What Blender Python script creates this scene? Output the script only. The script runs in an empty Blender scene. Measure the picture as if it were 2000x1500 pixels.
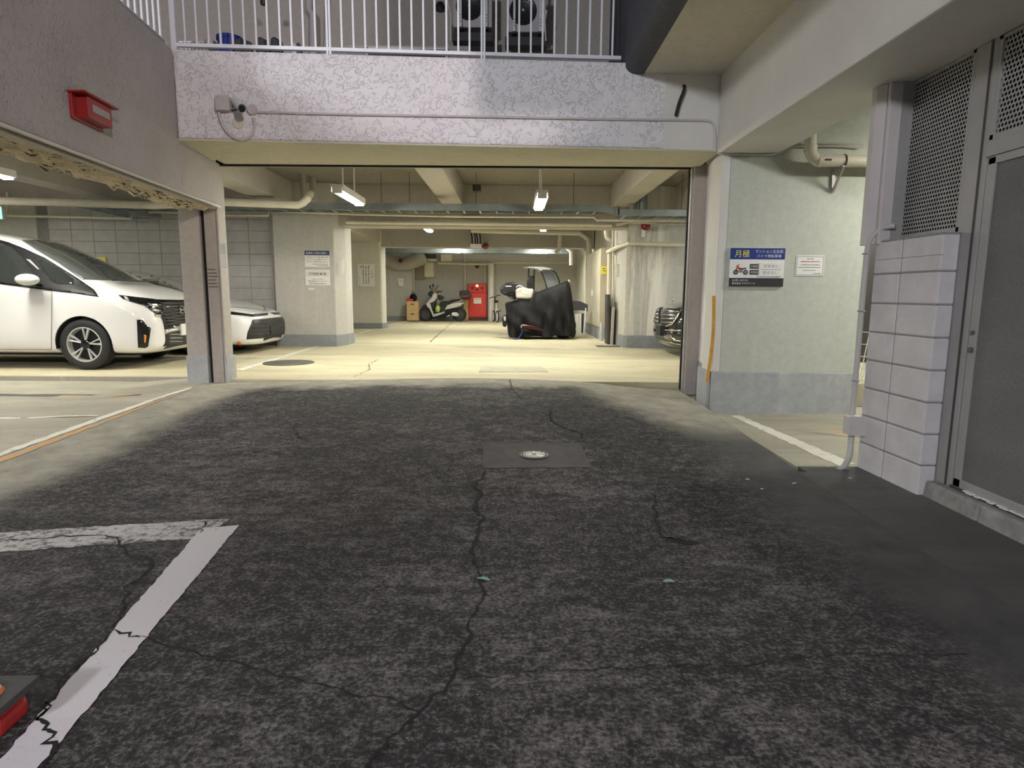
import bpy, bmesh, math, random
from mathutils import Vector, Matrix
from mathutils.bvhtree import BVHTree
random.seed(7)
S = bpy.context.scene
COL = S.collection
PI = math.pi

# ---------------------------------------------------------------- camera, sky, lamps, exposure
F = 1220.0
PITCH = math.radians(8.16); ROLL = .007
EYE = Vector((0, 0, 1.22))
cd = bpy.data.cameras.new('camera'); cam = bpy.data.objects.new('camera', cd); COL.objects.link(cam)
cd.sensor_width = 36; cd.lens = 36 * F / 2000; cd.clip_start = .05; cd.clip_end = 200
cam.matrix_world = Matrix.Translation(EYE) @ Matrix.Rotation(PI / 2 - PITCH, 4, 'X') @ Matrix.Rotation(ROLL, 4, 'Z')
S.camera = cam
W = bpy.data.worlds.new('night_sky'); S.world = W; W.use_nodes = True
W.node_tree.nodes['Background'].inputs[0].default_value = (.62, .66, .80, 1)
W.node_tree.nodes['Background'].inputs[1].default_value = .24
S.view_settings.view_transform = 'Standard'; S.view_settings.look = 'None'
S.view_settings.exposure = 0.0; S.view_settings.gamma = 1.0; S.view_settings.use_curve_mapping = False

def lamp(name, kind, loc, energy, color, size=.3, aim=None, spot=None):
    l = bpy.data.lights.new(name, kind); l.energy = energy; l.color = color
    if kind == 'AREA': l.size = size
    else: l.shadow_soft_size = size
    o = bpy.data.objects.new(name, l); COL.objects.link(o); o.location = loc
    if aim is not None: o.rotation_euler = (Vector(aim) - Vector(loc)).to_track_quat('-Z', 'Y').to_euler()
    return o
# two street lamps on the road behind the camera
lamp('street_lamp_light', 'POINT', (5.2, -8.0, 4.6), 3200, (1.0, .87, .86), .35)
lamp('road_lamp_light', 'POINT', (-4.6, -7.5, 4.8), 2750, (.93, .93, 1.0), .5)
TUBE_E = 150.0
TUBE_C = (1.0, .975, .86, 1)

# ---------------------------------------------------------------- picture rays (to place things at real depths)
def ray(px, py):
    u = (px - 1000) / F; v = -(py - 750) / F
    c, s = math.cos(ROLL), math.sin(ROLL)
    u, v = c * u - s * v, s * u + c * v
    cp, sp = math.cos(PITCH), math.sin(PITCH)
    return Vector((u, cp + v * sp, -sp + v * cp))
def at(px, py, y):
    d = ray(px, py); return EYE + d * (y / d.y)
def atX(px, py, x):
    d = ray(px, py); return EYE + d * (x / d.x)
def sst(a, b, x):
    t = min(1, max(0, (x - a) / (b - a))); return t * t * (3 - 2 * t)
XR = 2.0                                    # right edge of the ramp
def G(x, y):
    if y > 7.52: return GI(x, y)
    if x > XR + .001: return -.02
    h = .14 + .07 * math.exp(-((x + .5) / 1.8) ** 2)
    h *= 1 - .38 * sst(.6, 2.0, x)
    return sst(3.2, 7.3, y) * h
def GI(x, y): return .175 + .005 * (y - 7.5)
def gp(px, py, g=None):
    g = g or G; y = 4.0
    d = ray(px, py)
    for _ in range(30):
        p = EYE + d * (y / d.y); z = g(p.x, p.y)
        y = y * .5 + .5 * (z - EYE.z) / d.z * d.y
    p = EYE + d * (y / d.y); return Vector((p.x, p.y, g(p.x, p.y)))

# ---------------------------------------------------------------- materials
MATS = {}
class NT:
    def __init__(s, name):
        s.m = bpy.data.materials.new(name); s.m.use_nodes = True; s.t = s.m.node_tree
        s.b = s.t.nodes['Principled BSDF']; MATS[name] = s.m
    def n(s, typ, **kw):
        o = s.t.nodes.new(typ)
        for k, v in kw.items():
            if k in o.inputs.keys(): s.set(o.inputs[k], v)
            else: setattr(o, k, v)
        return o
    def set(s, sock, v):
        if isinstance(v, bpy.types.NodeSocket): s.t.links.new(v, sock)
        else: sock.default_value = v
    def pos(s): return s.n('ShaderNodeNewGeometry').outputs['Position']
    def map(s, v, sc): 
        return s.n('ShaderNodeMapping', Vector=v, Scale=sc).outputs[0]
    def noise(s, vec, scale, detail=4, rough=.55, dist=0):
        return s.n('ShaderNodeTexNoise', Vector=vec, Scale=scale, Detail=detail, Roughness=rough, Distortion=dist).outputs[0]
    def ramp(s, fac, stops):
        r = s.n('ShaderNodeValToRGB', Fac=fac); e = r.color_ramp.elements
        while len(e) < len(stops): e.new(.5)
        for k, (p, c) in enumerate(stops):
            e[k].position = p; e[k].color = c if len(c) == 4 else (*c, 1)
        return r.outputs[0]
    def mr(s, v, a, b, c=0, d=1, smooth=True):
        r = s.n('ShaderNodeMapRange', interpolation_type='SMOOTHSTEP' if smooth else 'LINEAR')
        s.set(r.inputs['Value'], v)
        for k, x in (('From Min', a), ('From Max', b), ('To Min', c), ('To Max', d)): r.inputs[k].default_value = x
        return r.outputs[0]
    def mix(s, f, a, b):
        r = s.n('ShaderNodeMix', data_type='RGBA'); s.set(r.inputs[0], f)
        for k, v in ((6, a), (7, b)):
            if isinstance(v, tuple) and len(v) == 3: v = (*v, 1)
            s.set(r.inputs[k], v)
        return r.outputs[2]
    def math(s, op, a, b=0.0):
        r = s.n('ShaderNodeMath', operation=op); s.set(r.inputs[0], a); s.set(r.inputs[1], b); return r.outputs[0]
    def bump(s, h, strength=.4, dist=.01, normal=None):
        r = s.n('ShaderNodeBump', Height=h, Strength=strength, Distance=dist)
        if normal is not None: s.set(r.inputs['Normal'], normal)
        s.t.links.new(r.outputs[0], s.b.inputs['Normal']); return r.outputs[0]
    def col(s, c): s.set(s.b.inputs['Base Color'], (*c, 1) if isinstance(c, tuple) and len(c) == 3 else c)
    def r(s, v): s.set(s.b.inputs['Roughness'], v)

def plain(name, c, rough=.5, metal=0, var=.12, scale=6, bump=0, bscale=60, coat=0, spec=None):
    t = NT(name); p = t.pos()
    if var:
        f = t.noise(p, scale, 5, .6)
        lo = tuple(x * (1 - var) for x in c); hi = tuple(min(1, x * (1 + var)) for x in c)
        t.col(t.ramp(f, [(.3, lo), (.7, hi)]))
    else: t.col(c)
    t.r(rough); t.b.inputs['Metallic'].default_value = metal
    if coat: t.b.inputs['Coat Weight'].default_value = coat; t.b.inputs['Coat Roughness'].default_value = .04
    if spec is not None: t.b.inputs['Specular IOR Level'].default_value = spec
    if bump: t.bump(t.noise(p, bscale, 4), bump, .004)
    return t.m
def emis(name, c, e):
    t = NT(name); t.col((.8, .8, .8)); t.b.inputs['Emission Color'].default_value = c; t.b.inputs['Emission Strength'].default_value = e; return t.m

def stucco(name, c, strength=.8, scale=11, grime=.12, lo=.47, hi=.56):
    t = NT(name); p = t.pos()
    n1 = t.noise(p, scale, 3, .5, 1.4); mk_ = t.mr(t.noise(p, scale*.3, 3, .6), .28, .50)
    h = t.math('MULTIPLY', t.mr(n1, lo, hi), mk_)
    n2 = t.noise(p, 1.3, 5, .6); n3 = t.noise(p, 90, 2)
    hh = t.math('ADD', h, t.math('MULTIPLY', n3, .25))
    t.col(t.ramp(n2, [(.3, tuple(x * (1 - grime) for x in c)), (.7, c)]))
    t.r(.72); t.bump(hh, strength, .012)
    return t.m
def stained(name, c, stain, rough=.8, vscale=(5, 5, .5), amount=.5, var=.1, bump=.15, bsc=40):
    # painted concrete with vertical water streaks
    t = NT(name); p = t.pos()
    a = t.noise(t.map(p, vscale), 1.0, 6, .65, .3); b = t.noise(p, .9, 4); g = t.noise(p, 14, 5, .7)
    f = t.math('MULTIPLY', t.mr(a, .5, .72), t.mr(b, .42, .62, 0, amount))
    base = t.ramp(g, [(.3, tuple(x * (1 - var) for x in c)), (.7, tuple(x * (1 + var * .5) for x in c))])
    t.col(t.mix(f, base, stain)); t.r(rough)
    t.bump(t.noise(p, bsc, 4), bump, .006)
    return t.m
def concrete_floor(name, c, c2, dark, rough=.75, scale=1.0):
    t = NT(name); p = t.pos()
    a = t.noise(t.map(p, (.55, 2.2, 1)), 1.1 * scale, 7, .68, .4); b = t.noise(p, 3.2, 6, .7); g = t.noise(p, 60, 4, .7)
    k = t.ramp(a, [(.3, c2), (.62, c)])
    k = t.mix(t.mr(b, .55, .78, 0, .55), k, dark)
    k = t.mix(t.mr(g, .35, .75, 0, .25), k, dark)
    t.col(k); t.r(rough); t.bump(g, .18, .004)
    return t.m

def asphalt():
    t = NT('worn_asphalt'); p = t.pos()
    sx = t.n('ShaderNodeSeparateXYZ', Vector=p); X, Y = sx.outputs[0], sx.outputs[1]
    big = t.noise(p, .75, 5, .6); mid = t.noise(t.map(p, (1, 2.0, 1)), 2.6, 6, .68, .5); g = t.math('ADD', t.math('MULTIPLY', t.noise(p, 62, 4, .7), .62), t.math('MULTIPLY', t.noise(p, 17, 4, .65), .38)); g2 = t.noise(p, 150, 3, .7)
    spk = t.n('ShaderNodeTexVoronoi', Vector=p, Scale=70.0).outputs['Distance']
    col = t.ramp(g, [(.41, (.005, .0046, .0047)), (.50, (.024, .0218, .022)), (.60, (.14, .128, .128))])
    worn = t.ramp(g, [(.41, (.011, .010, .0102)), (.60, (.22, .20, .20))])
    wf = t.math('ADD', t.math('MULTIPLY', big, .5), t.math('MULTIPLY', mid, .6))
    k = t.mix(t.mr(wf, .50, .68), col, worn)
    k = t.mix(t.mr(wf, .50, .38, 0, .35), k, (.02, .019, .019))
    # bright grit
    vn = t.n('ShaderNodeTexVoronoi', Vector=p, Scale=26.0)
    grit = t.math('MULTIPLY', t.mr(vn.outputs['Distance'], .10, .05), t.mr(vn.outputs['Color'], .80, .82))
    k = t.mix(t.math('MULTIPLY', grit, .8), k, (.42, .41, .4))
    # cement margins of the ramp: left kerb line, top of the ramp, right gutter side
    wob = t.math('MULTIPLY', t.math('SUBTRACT', t.noise(p, 1.8, 6, .7), .5), 1.1)
    yl = t.math('ADD', Y, wob)
    e1 = t.mr(t.math('ADD', X, t.math('MULTIPLY', wob, .5)), -2.75, -3.2)
    e2 = t.mr(yl, 6.75, 7.2)
    e3 = t.mr(t.math('ADD', t.math('ADD', X, t.math('MULTIPLY', Y, .42)), wob), 3.35, 4.0)
    gate = t.mr(Y, 4.9, 5.7)
    e3 = t.math('MULTIPLY', e3, gate)
    e4 = t.mr(t.math('ADD', X, t.math('MULTIPLY', wob, .5)), 1.25, 1.85)
    cem = t.math('MAXIMUM', e1, t.math('MAXIMUM', e2, e3))
    cem2 = t.ramp(t.noise(p, 5, 6, .7), [(.3, (.24, .228, .19)), (.7, (.42, .395, .32))])
    smooth = t.ramp(t.noise(p, 4, 6, .7), [(.3, (.06, .058, .056)), (.7, (.115, .111, .106))])
    k = t.mix(e4, k, smooth)
    k = t.mix(cem, k, cem2)
    t.col(k); t.r(.82)
    flat = t.math('SUBTRACT', 1.0, t.math('MULTIPLY', t.math('MAXIMUM', cem, e4), .8))
    t.bump(t.math('MULTIPLY', t.math('ADD', g, t.math('MULTIPLY', g2, .5)), flat), .8, .016)
    return t.m
def worn_paint(name, c, hole=(.07, .067, .065), lo=.36, hi=.44):
    t = NT(name); p = t.pos()
    a = t.noise(p, 26, 6, .75); b = t.noise(p, 3, 5, .6)
    f = t.mr(t.math('ADD', a, t.math('MULTIPLY', t.math('SUBTRACT', b, .5), .5)), lo, hi)
    t.col(t.mix(f, hole, c)); t.r(.7); t.bump(a, .3, .006); return t.m

M = {}
def mk():
    M['asphalt'] = asphalt()
    M['floor_in'] = concrete_floor('garage_floor_concrete', (.68, .62, .42), (.48, .435, .29), (.29, .262, .185))
    M['floor_bay'] = concrete_floor('bay_floor_concrete', (.47, .445, .35), (.33, .31, .245), (.2, .19, .16))
    M['floor_strip'] = concrete_floor('strip_concrete', (.13, .125, .117), (.085, .081, .077), (.05, .048, .046))
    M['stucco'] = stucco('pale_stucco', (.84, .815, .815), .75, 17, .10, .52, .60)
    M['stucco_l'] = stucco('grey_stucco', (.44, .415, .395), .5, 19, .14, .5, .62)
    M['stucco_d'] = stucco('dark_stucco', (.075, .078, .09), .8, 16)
    M['smooth_w'] = plain('smooth_pale_paint', (.68, .67, .62), .6, 0, .06, 2, .1)
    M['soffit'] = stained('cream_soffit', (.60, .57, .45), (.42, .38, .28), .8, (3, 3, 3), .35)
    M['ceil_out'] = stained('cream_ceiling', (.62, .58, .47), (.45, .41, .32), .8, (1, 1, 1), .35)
    M['green_w'] = stained('green_grey_wall', (.52, .545, .47), (.40, .42, .36), .75, (6, 6, .6), .5)
    M['plinth'] = stained('grey_plinth', (.40, .42, .415), (.56, .56, .53), .8, (4, 4, 1.2), .8, .16)
    M['plinth_b'] = stained('blue_grey_plinth', (.27, .29, .305), (.40, .40, .39), .8, (4, 4, 1.2), .6, .14)
    M['wall_in'] = stained('grey_wall_paint', (.50, .49, .455), (.62, .60, .54), .8, (5, 5, .5), .5)
    M['wall_in2'] = stained('pale_wall_paint', (.62, .605, .53), (.72, .70, .61), .8, (5, 5, .5), .5)
    t = NT('leaking_wall_paint'); p = t.pos(); sx = t.n('ShaderNodeSeparateXYZ', Vector=p); X = sx.outputs[0]
    st = t.mr(t.noise(t.map(p, (5, 1, .35)), 1.0, 6, .7, .6), .40, .58); band = t.math('MULTIPLY', t.mr(X, 2.15, 2.35), t.mr(X, 3.15, 2.8))
    t.col(t.mix(t.math('MULTIPLY', t.math('MULTIPLY', st, band), .9), t.ramp(t.noise(p, 9, 5, .7), [(.3, (.42, .41, .365)), (.7, (.52, .51, .455))]), (.80, .78, .69))); t.r(.8); M['wall_leak'] = t.m
    M['beam_in'] = stained('grey_beam_paint', (.42, .395, .345), (.32, .295, .245), .85, (2, 2, 1), .6)
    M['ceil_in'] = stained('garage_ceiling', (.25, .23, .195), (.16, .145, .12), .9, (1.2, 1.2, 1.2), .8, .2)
    M['block'] = plain('grey_block', (.47, .465, .45), .85, 0, .1, 5, .4, 90)
    M['block_w'] = plain('painted_block', (.60, .575, .575), .75, 0, .09, 6, .45, 80)
    M['mortar'] = plain('mortar', (.26, .255, .25), .9, 0, .15, 20)
    M['col_l'] = stained('warm_grey_column', (.44, .41, .365), (.34, .31, .27), .85, (6, 6, .7), .7, .12, .4, 60)
    M['steel_brown'] = stained('brown_grey_steel', (.40, .36, .315), (.24, .20, .17), .6, (9, 9, 1), .8)
    t = NT('rotten_plaster'); p = t.pos(); n1 = t.noise(t.map(p, (26, 5, 26)), 1.0, 6, .7, .6); n2 = t.noise(p, 2.2, 4)
    fl = t.mr(t.math('ADD', n1, t.math('MULTIPLY', t.math('SUBTRACT', n2, .5), .5)), .56, .60)
    t.col(t.mix(fl, t.ramp(t.noise(p, 9, 4), [(.3, (.50, .41, .26)), (.7, (.70, .61, .44))]), (.03, .025, .02))); t.r(.9); t.bump(n1, .9, .02); M['rust'] = t.m
    M['black'] = plain('black_void', (.012, .012, .012), .9, 0, 0)
    M['dark'] = plain('dark_grey', (.05, .05, .05), .6, 0, .1)
    M['rubber'] = plain('rubber', (.018, .018, .018), .75, 0, .1, 30)
    M['black_pl'] = plain('black_plastic', (.02, .02, .021), .35, 0, .1)
    M['white_pl'] = plain('white_plastic', (.78, .77, .73), .45, 0, .05)
    M['cream_pl'] = plain('cream_plastic', (.66, .62, .50), .45, 0, .06)
    M['grey_pl'] = plain('grey_plastic', (.50, .48, .45), .5, 0, .06)
    M['box_g'] = plain('grey_box_paint', (.55, .52, .50), .5, 0, .06)
    M['alu'] = plain('aluminium', (.82, .82, .84), .4, .12, .05, 8)
    M['steel'] = plain('brushed_steel', (.44, .43, .41), .45, .4, .1, 5)
    M['frame_g'] = plain('grey_painted_steel', (.33, .325, .31), .5, .1, .08, 4)
    M['post_w'] = plain('pinkish_painted_steel', (.55, .51, .50), .55, 0, .06, 4)
    M['galv'] = plain('galvanised_steel', (.32, .36, .37), .38, .75, .2, 3)
    M['chrome'] = plain('chrome', (.8, .8, .8), .1, 1, 0)
    M['cpaint_w'] = plain('white_car_paint', (.80, .80, .785), .28, 0, 0, coat=.9)
    M['cpaint_k'] = plain('black_car_paint', (.012, .012, .014), .2, 0, 0, coat=1)
    M['glass_k'] = plain('dark_car_glass', (.03, .034, .033), .05, 0, 0, coat=1)
    M['glass_g'] = plain('car_windscreen', (.10, .11, .105), .06, 0, 0, coat=1)
    M['trim_k'] = plain('satin_black_trim', (.008, .008, .009), .45, 0, 0, spec=.25)
    M['floor_patch'] = plain('cement_patch', (.47, .44, .33), .8, 0, .15, 6)
    M['gloss_k'] = plain('gloss_black', (.01, .01, .011), .12, 0, 0)
    M['silver'] = plain('silver_paint', (.62, .62, .6), .3, .4, 0)
    M['lamp_glass'] = plain('lamp_glass', (.5, .52, .54), .1, .3, 0)
    M['amber'] = plain('amber_lens', (.8, .28, .05), .3, 0, 0)
    M['red'] = plain('red_paint', (.72, .055, .04), .4, 0, .08)
    M['red_d'] = plain('dark_red', (.22, .012, .012), .35, 0, .1)
    M['redbox'] = plain('red_lamp_box', (.33, .022, .02), .4, 0, .1)
    M['orange'] = plain('orange_plastic', (.78, .22, .05), .55, 0, .1)
    M['ochre'] = plain('ochre_strip', (.60, .30, .045), .55, 0, .15, 9)
    M['yellow'] = plain('yellow', (.8, .68, .06), .5, 0, .05)
    M['blue'] = plain('sign_blue', (.02, .045, .24), .45, 0, .05)
    M['blue_bin'] = plain('blue_bin', (.012, .035, .30), .45, 0, .08)
    M['navy'] = plain('sign_navy', (.018, .04, .13), .45, 0, .05)
    M['paper'] = plain('paper_white', (.80, .80, .76), .6, 0, .03)
    M['ink'] = plain('ink', (.03, .03, .03), .7, 0, 0)
    M['ink_g'] = plain('grey_ink', (.22, .22, .21), .7, 0, 0)
    M['ink_r'] = plain('red_ink', (.6, .08, .06), .7, 0, 0)
    M['ink_w'] = plain('white_ink', (.82, .82, .82), .6, 0, 0)
    M['ink_y'] = plain('yellow_ink', (.85, .78, .10), .6, 0, 0)
    M['card'] = plain('cardboard', (.58, .40, .20), .8, 0, .1, 8)
    M['cloth_k'] = plain('black_cover_cloth', (.008, .008, .009), .7, 0, .25, 4, .3, 40, spec=.18)
    M['bag'] = plain('white_bag', (.62, .58, .50), .6, 0, .25, 12)
    M['green_bag'] = plain('green_bag', (.45, .62, .12), .5, 0, .3, 20)
    M['locker'] = plain('cream_locker', (.70, .66, .52), .45, 0, .06, 3)
    M['locker_s'] = plain('tan_locker_side', (.42, .37, .28), .6, 0, .06, 3)
    M['wood'] = plain('board_grey', (.45, .42, .36), .7, 0, .15, 4)
    M['kerb'] = plain('rough_kerb_concrete', (.27, .265, .25), .9, 0, .25, 14, .8, 60)
    M['kerb_b'] = stained('bay_kerb', (.36, .34, .27), (.60, .57, .47), .85, (5, 5, 5), .7)
    M['line'] = worn_paint('worn_white_line', (.64, .62, .63), lo=.26, hi=.36)
    M['line2'] = worn_paint('faded_white_line', (.50, .49, .47), lo=.36, hi=.56)
    M['line_in'] = worn_paint('garage_white_line', (.78, .76, .66), (.45, .43, .33), .34, .46)
    M['line_o'] = worn_paint('orange_line', (.62, .33, .10), (.36, .33, .26), .42, .55)
    M['stain_o'] = worn_paint('orange_stain', (.62, .34, .16), (.42, .40, .31), .47, .62)
    M['patch'] = plain('dark_mortar_patch', (.085, .08, .079), .85, 0, .25, 9, .3, 60)
    M['crack'] = plain('crack_dark', (.008, .0075, .0075), .95, 0, 0)
    M['iron'] = plain('cast_iron', (.13, .125, .11), .6, .3, .2, 20)
    M['drain'] = plain('bright_steel_grate', (.62, .62, .55), .35, .5, .1, 30)
    M['teal'] = plain('teal_paint_fleck', (.20, .38, .33), .7, 0, .3, 40)
    M['wall_bal'] = stained('balcony_wall', (.48, .44, .39), (.40, .36, .31), .85, (2, 2, 1), .4)
    M['tube'] = emis('fluorescent_tube', TUBE_C, TUBE_E)
    M['exit'] = emis('exit_sign_green', (.25, 1, .55, 1), 1.6)
    M['led'] = emis('hydrant_lamp', (1, .35, .2, 1), 2.0)
    # fine woven mesh on the door
    t = NT('door_mesh'); p = t.pos()
    w = t.n('ShaderNodeTexVoronoi', Vector=p, Scale=210.0).outputs['Distance']
    n = t.noise(t.map(p, (1, 1, 3)), 1.2, 4)
    t.col(t.mix(t.mr(w, .25, .5), (.10, .098, .094), t.ramp(n, [(.3, (.15, .147, .14)), (.7, (.19, .186, .178))]))); t.r(.6); t.bump(w, .5, .004)
    M['mesh'] = t.m
mk()

# ---------------------------------------------------------------- mesh builder
ORG = {}
class MB:
    def __init__(s): s.v = []; s.f = []
    def add(s, vs, fs):
        b = len(s.v); s.v += [tuple(v) for v in vs]; s.f += [tuple(i + b for i in f) for f in fs]; return s
    def box(s, x0, x1, y0, y1, z0, z1):
        return s.add([(x0,y0,z0),(x1,y0,z0),(x1,y1,z0),(x0,y1,z0),(x0,y0,z1),(x1,y0,z1),(x1,y1,z1),(x0,y1,z1)],
                     [(0,3,2,1),(4,5,6,7),(0,1,5,4),(1,2,6,5),(2,3,7,6),(3,0,4,7)])
    def bar(s, p, q, w, h, up=(0, 0, 1)):
        p = Vector(p); q = Vector(q); d = (q - p).normalized(); up = Vector(up)
        if abs(d.dot(up)) > .98: up = Vector((0, 1, 0))
        a = d.cross(up).normalized() * w / 2; b = a.cross(d).normalized() * h / 2
        vs = [p-a-b, p+a-b, p+a+b, p-a+b, q-a-b, q+a-b, q+a+b, q-a+b]
        return s.add(vs, [(0,1,2,3),(7,6,5,4),(0,4,5,1),(1,5,6,2),(2,6,7,3),(3,7,4,0)])
    def prism(s, poly, z0, z1):
        n = len(poly); vs = [(x, y, z0) for x, y in poly] + [(x, y, z1) for x, y in poly]
        return s.add(vs, [tuple(range(n))[::-1], tuple(range(n, 2*n))] + [(i, (i+1) % n, n+(i+1) % n, n+i) for i in range(n)])
    def prismy(s, poly, y0, y1):               # poly in (x, z)
        n = len(poly); vs = [(x, y0, z) for x, z in poly] + [(x, y1, z) for x, z in poly]
        return s.add(vs, [tuple(range(n)), tuple(range(n, 2*n))[::-1]] + [(i, n+i, n+(i+1) % n, (i+1) % n) for i in range(n)])
    def prismx(s, poly, x0, x1):               # poly in (y, z)
        n = len(poly); vs = [(x0, y, z) for y, z in poly] + [(x1, y, z) for y, z in poly]
        return s.add(vs, [tuple(range(n))[::-1], tuple(range(n, 2*n))] + [(i, (i+1) % n, n+(i+1) % n, n+i) for i in range(n)])
    def hexa(s, a, b):                          # two quads of matching corners
        return s.add(list(a) + list(b), [(0,1,2,3),(7,6,5,4),(0,4,5,1),(1,5,6,2),(2,6,7,3),(3,7,4,0)])
    def tube(s, pts, r, n=10, caps=True):
        pts = [Vector(p) for p in pts]; rings = []; rr = r if isinstance(r, (list, tuple)) else [r] * len(pts)
        ref = None
        for i, p in enumerate(pts):
            d = (pts[min(i+1, len(pts)-1)] - pts[max(i-1, 0)]).normalized()
            if ref is None:
                ref = Vector((0,0,1)) if abs(d.z) < .9 else Vector((1,0,0))
            a = (ref - d * ref.dot(d)).normalized(); ref = a; b = d.cross(a)
            rings.append([p + (a * math.cos(2*PI*k/n) + b * math.sin(2*PI*k/n)) * rr[i] for k in range(n)])
        vs = [v for R in rings for v in R]; fs = []
        for i in range(len(pts)-1):
            for k in range(n): fs.append((i*n+k, i*n+(k+1) % n, (i+1)*n+(k+1) % n, (i+1)*n+k))
        if caps: fs += [tuple(range(n))[::-1], tuple(range((len(pts)-1)*n, len(pts)*n))]
        return s.add(vs, fs)
    def cyl(s, p, q, r, n=16, r2=None): return s.tube([p, q], [r, r if r2 is None else r2], n)
    def lathe(s, prof, c, axis, n=24):           # prof: (radius, along axis)
        c = Vector(c); ax = Vector(axis).normalized(); ref = Vector((0,0,1)) if abs(ax.z) < .9 else Vector((1,0,0))
        a = (ref - ax * ref.dot(ax)).normalized(); b = ax.cross(a); vs = []; m = len(prof)
        for k in range(n):
            t = 2*PI*k/n
            for r, h in prof: vs.append(c + ax*h + (a*math.cos(t) + b*math.sin(t))*r)
        fs = [(k*m+i, k*m+i+1, ((k+1) % n)*m+i+1, ((k+1) % n)*m+i) for k in range(n) for i in range(m-1)]
        return s.add(vs, fs)
    def torus(s, c, axis, R, r, n=28, m=8):
        return s.lathe([(R + r*math.cos(2*PI*j/m), r*math.sin(2*PI*j/m)) for j in range(m+1)], c, axis, n)
    def ball(s, c, rx, ry, rz, n=14, m=8, z0=-1.0):
        a0 = math.asin(max(-1, z0)); prof = [(math.cos(a0+(PI/2-a0)*j/m), math.sin(a0+(PI/2-a0)*j/m)) for j in range(m+1)]
        vs = []; k0 = len(prof)
        for k in range(n):
            t = 2*PI*k/n
            for r, h in prof: vs.append((c[0]+rx*r*math.cos(t), c[1]+ry*r*math.sin(t), c[2]+rz*h))
        return s.add(vs, [(k*k0+i, ((k+1) % n)*k0+i, ((k+1) % n)*k0+i+1, k*k0+i+1) for k in range(n) for i in range(k0-1)])
    def build(s, name, mat, parent=None, bevel=0, smooth=False, local=False, seg=2):
        me = bpy.data.meshes.new(name)
        o0 = ORG.get(parent.name, Vector((0,0,0))) if parent is not None and not local else Vector((0,0,0))
        me.from_pydata([tuple(Vector(v) - o0) for v in s.v], [], s.f); me.update()
        bm = bmesh.new(); bm.from_mesh(me); bmesh.ops.remove_doubles(bm, verts=bm.verts, dist=1e-5); bmesh.ops.recalc_face_normals(bm, faces=bm.faces); bm.to_mesh(me); bm.free()
        me.materials.append(M[mat] if isinstance(mat, str) else mat)
        o = bpy.data.objects.new(name, me); COL.objects.link(o)
        if parent is not None: o.parent = parent; ORG[o.name] = ORG.get(parent.name, Vector((0,0,0))).copy() if not local else Vector((0,0,0))
        if bevel:
            b = o.modifiers.new('bevel', 'BEVEL'); b.width = bevel; b.segments = seg; b.limit_method = 'ANGLE'; b.angle_limit = .6
        if smooth:
            for p in me.polygons: p.use_smooth = True
            if not bevel:
                try: me.set_sharp_from_angle(angle=.75)
                except Exception: pass
        return o
def tag(o, label, cat, group=None):
    o['label'] = label; o['category'] = cat
    if group: o['group'] = group
    return o
def thing(name, label, cat, loc=(0,0,0), group=None, rz=0):
    o = bpy.data.objects.new(name, None); COL.objects.link(o); o.location = loc; o.rotation_euler = (0, 0, rz); o.empty_display_size = .1
    ORG[o.name] = Vector(loc); return tag(o, label, cat, group)
def struct(o): o['kind'] = 'structure'; return o
def sroot(name, loc=(0,0,0)):
    o = bpy.data.objects.new(name, None); COL.objects.link(o); o.location = loc; ORG[o.name] = Vector(loc); o['kind'] = 'structure'; return o
def txt(body, x, z, h, mat, parent, width=None, y=-.006, name='lettering', align='CENTER', rz=0):
    # flat print facing -Y in the parent's own frame
    c = bpy.data.curves.new('t', 'FONT'); c.body = body; c.size = 1; c.align_x = 'LEFT'
    t = bpy.data.objects.new('t', c); COL.objects.link(t)
    me = bpy.data.meshes.new_from_object(t.evaluated_get(bpy.context.evaluated_depsgraph_get())); bpy.data.objects.remove(t)
    if not me.vertices: return None
    xs = [v.co.x for v in me.vertices]; ys = [v.co.y for v in me.vertices]
    w0 = max(xs) - min(xs); h0 = max(ys) - min(ys); cx = (max(xs)+min(xs))/2; cy = (max(ys)+min(ys))/2
    sy = h / h0; sx = (width / w0) if width else sy
    for v in me.vertices: v.co = Vector((x + (v.co.x - cx) * sx, y, z + (v.co.y - cy) * sy))
    me.name = name; me.materials.append(M[mat])
    o = bpy.data.objects.new(name, me); COL.objects.link(o); o.parent = parent; return o
def bez(pts, n=6):
    # Catmull-Rom through points
    P = [Vector(p) for p in pts]; out = []
    for i in range(len(P)-1):
        a, b, c, d = P[max(i-1, 0)], P[i], P[i+1], P[min(i+2, len(P)-1)]
        for k in range(n):
            t = k/n; out.append(.5*((2*b)+(c-a)*t+(2*a-5*b+4*c-d)*t*t+(3*b-a-3*c+d)*t**3))
    out.append(P[-1]); return out
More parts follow.
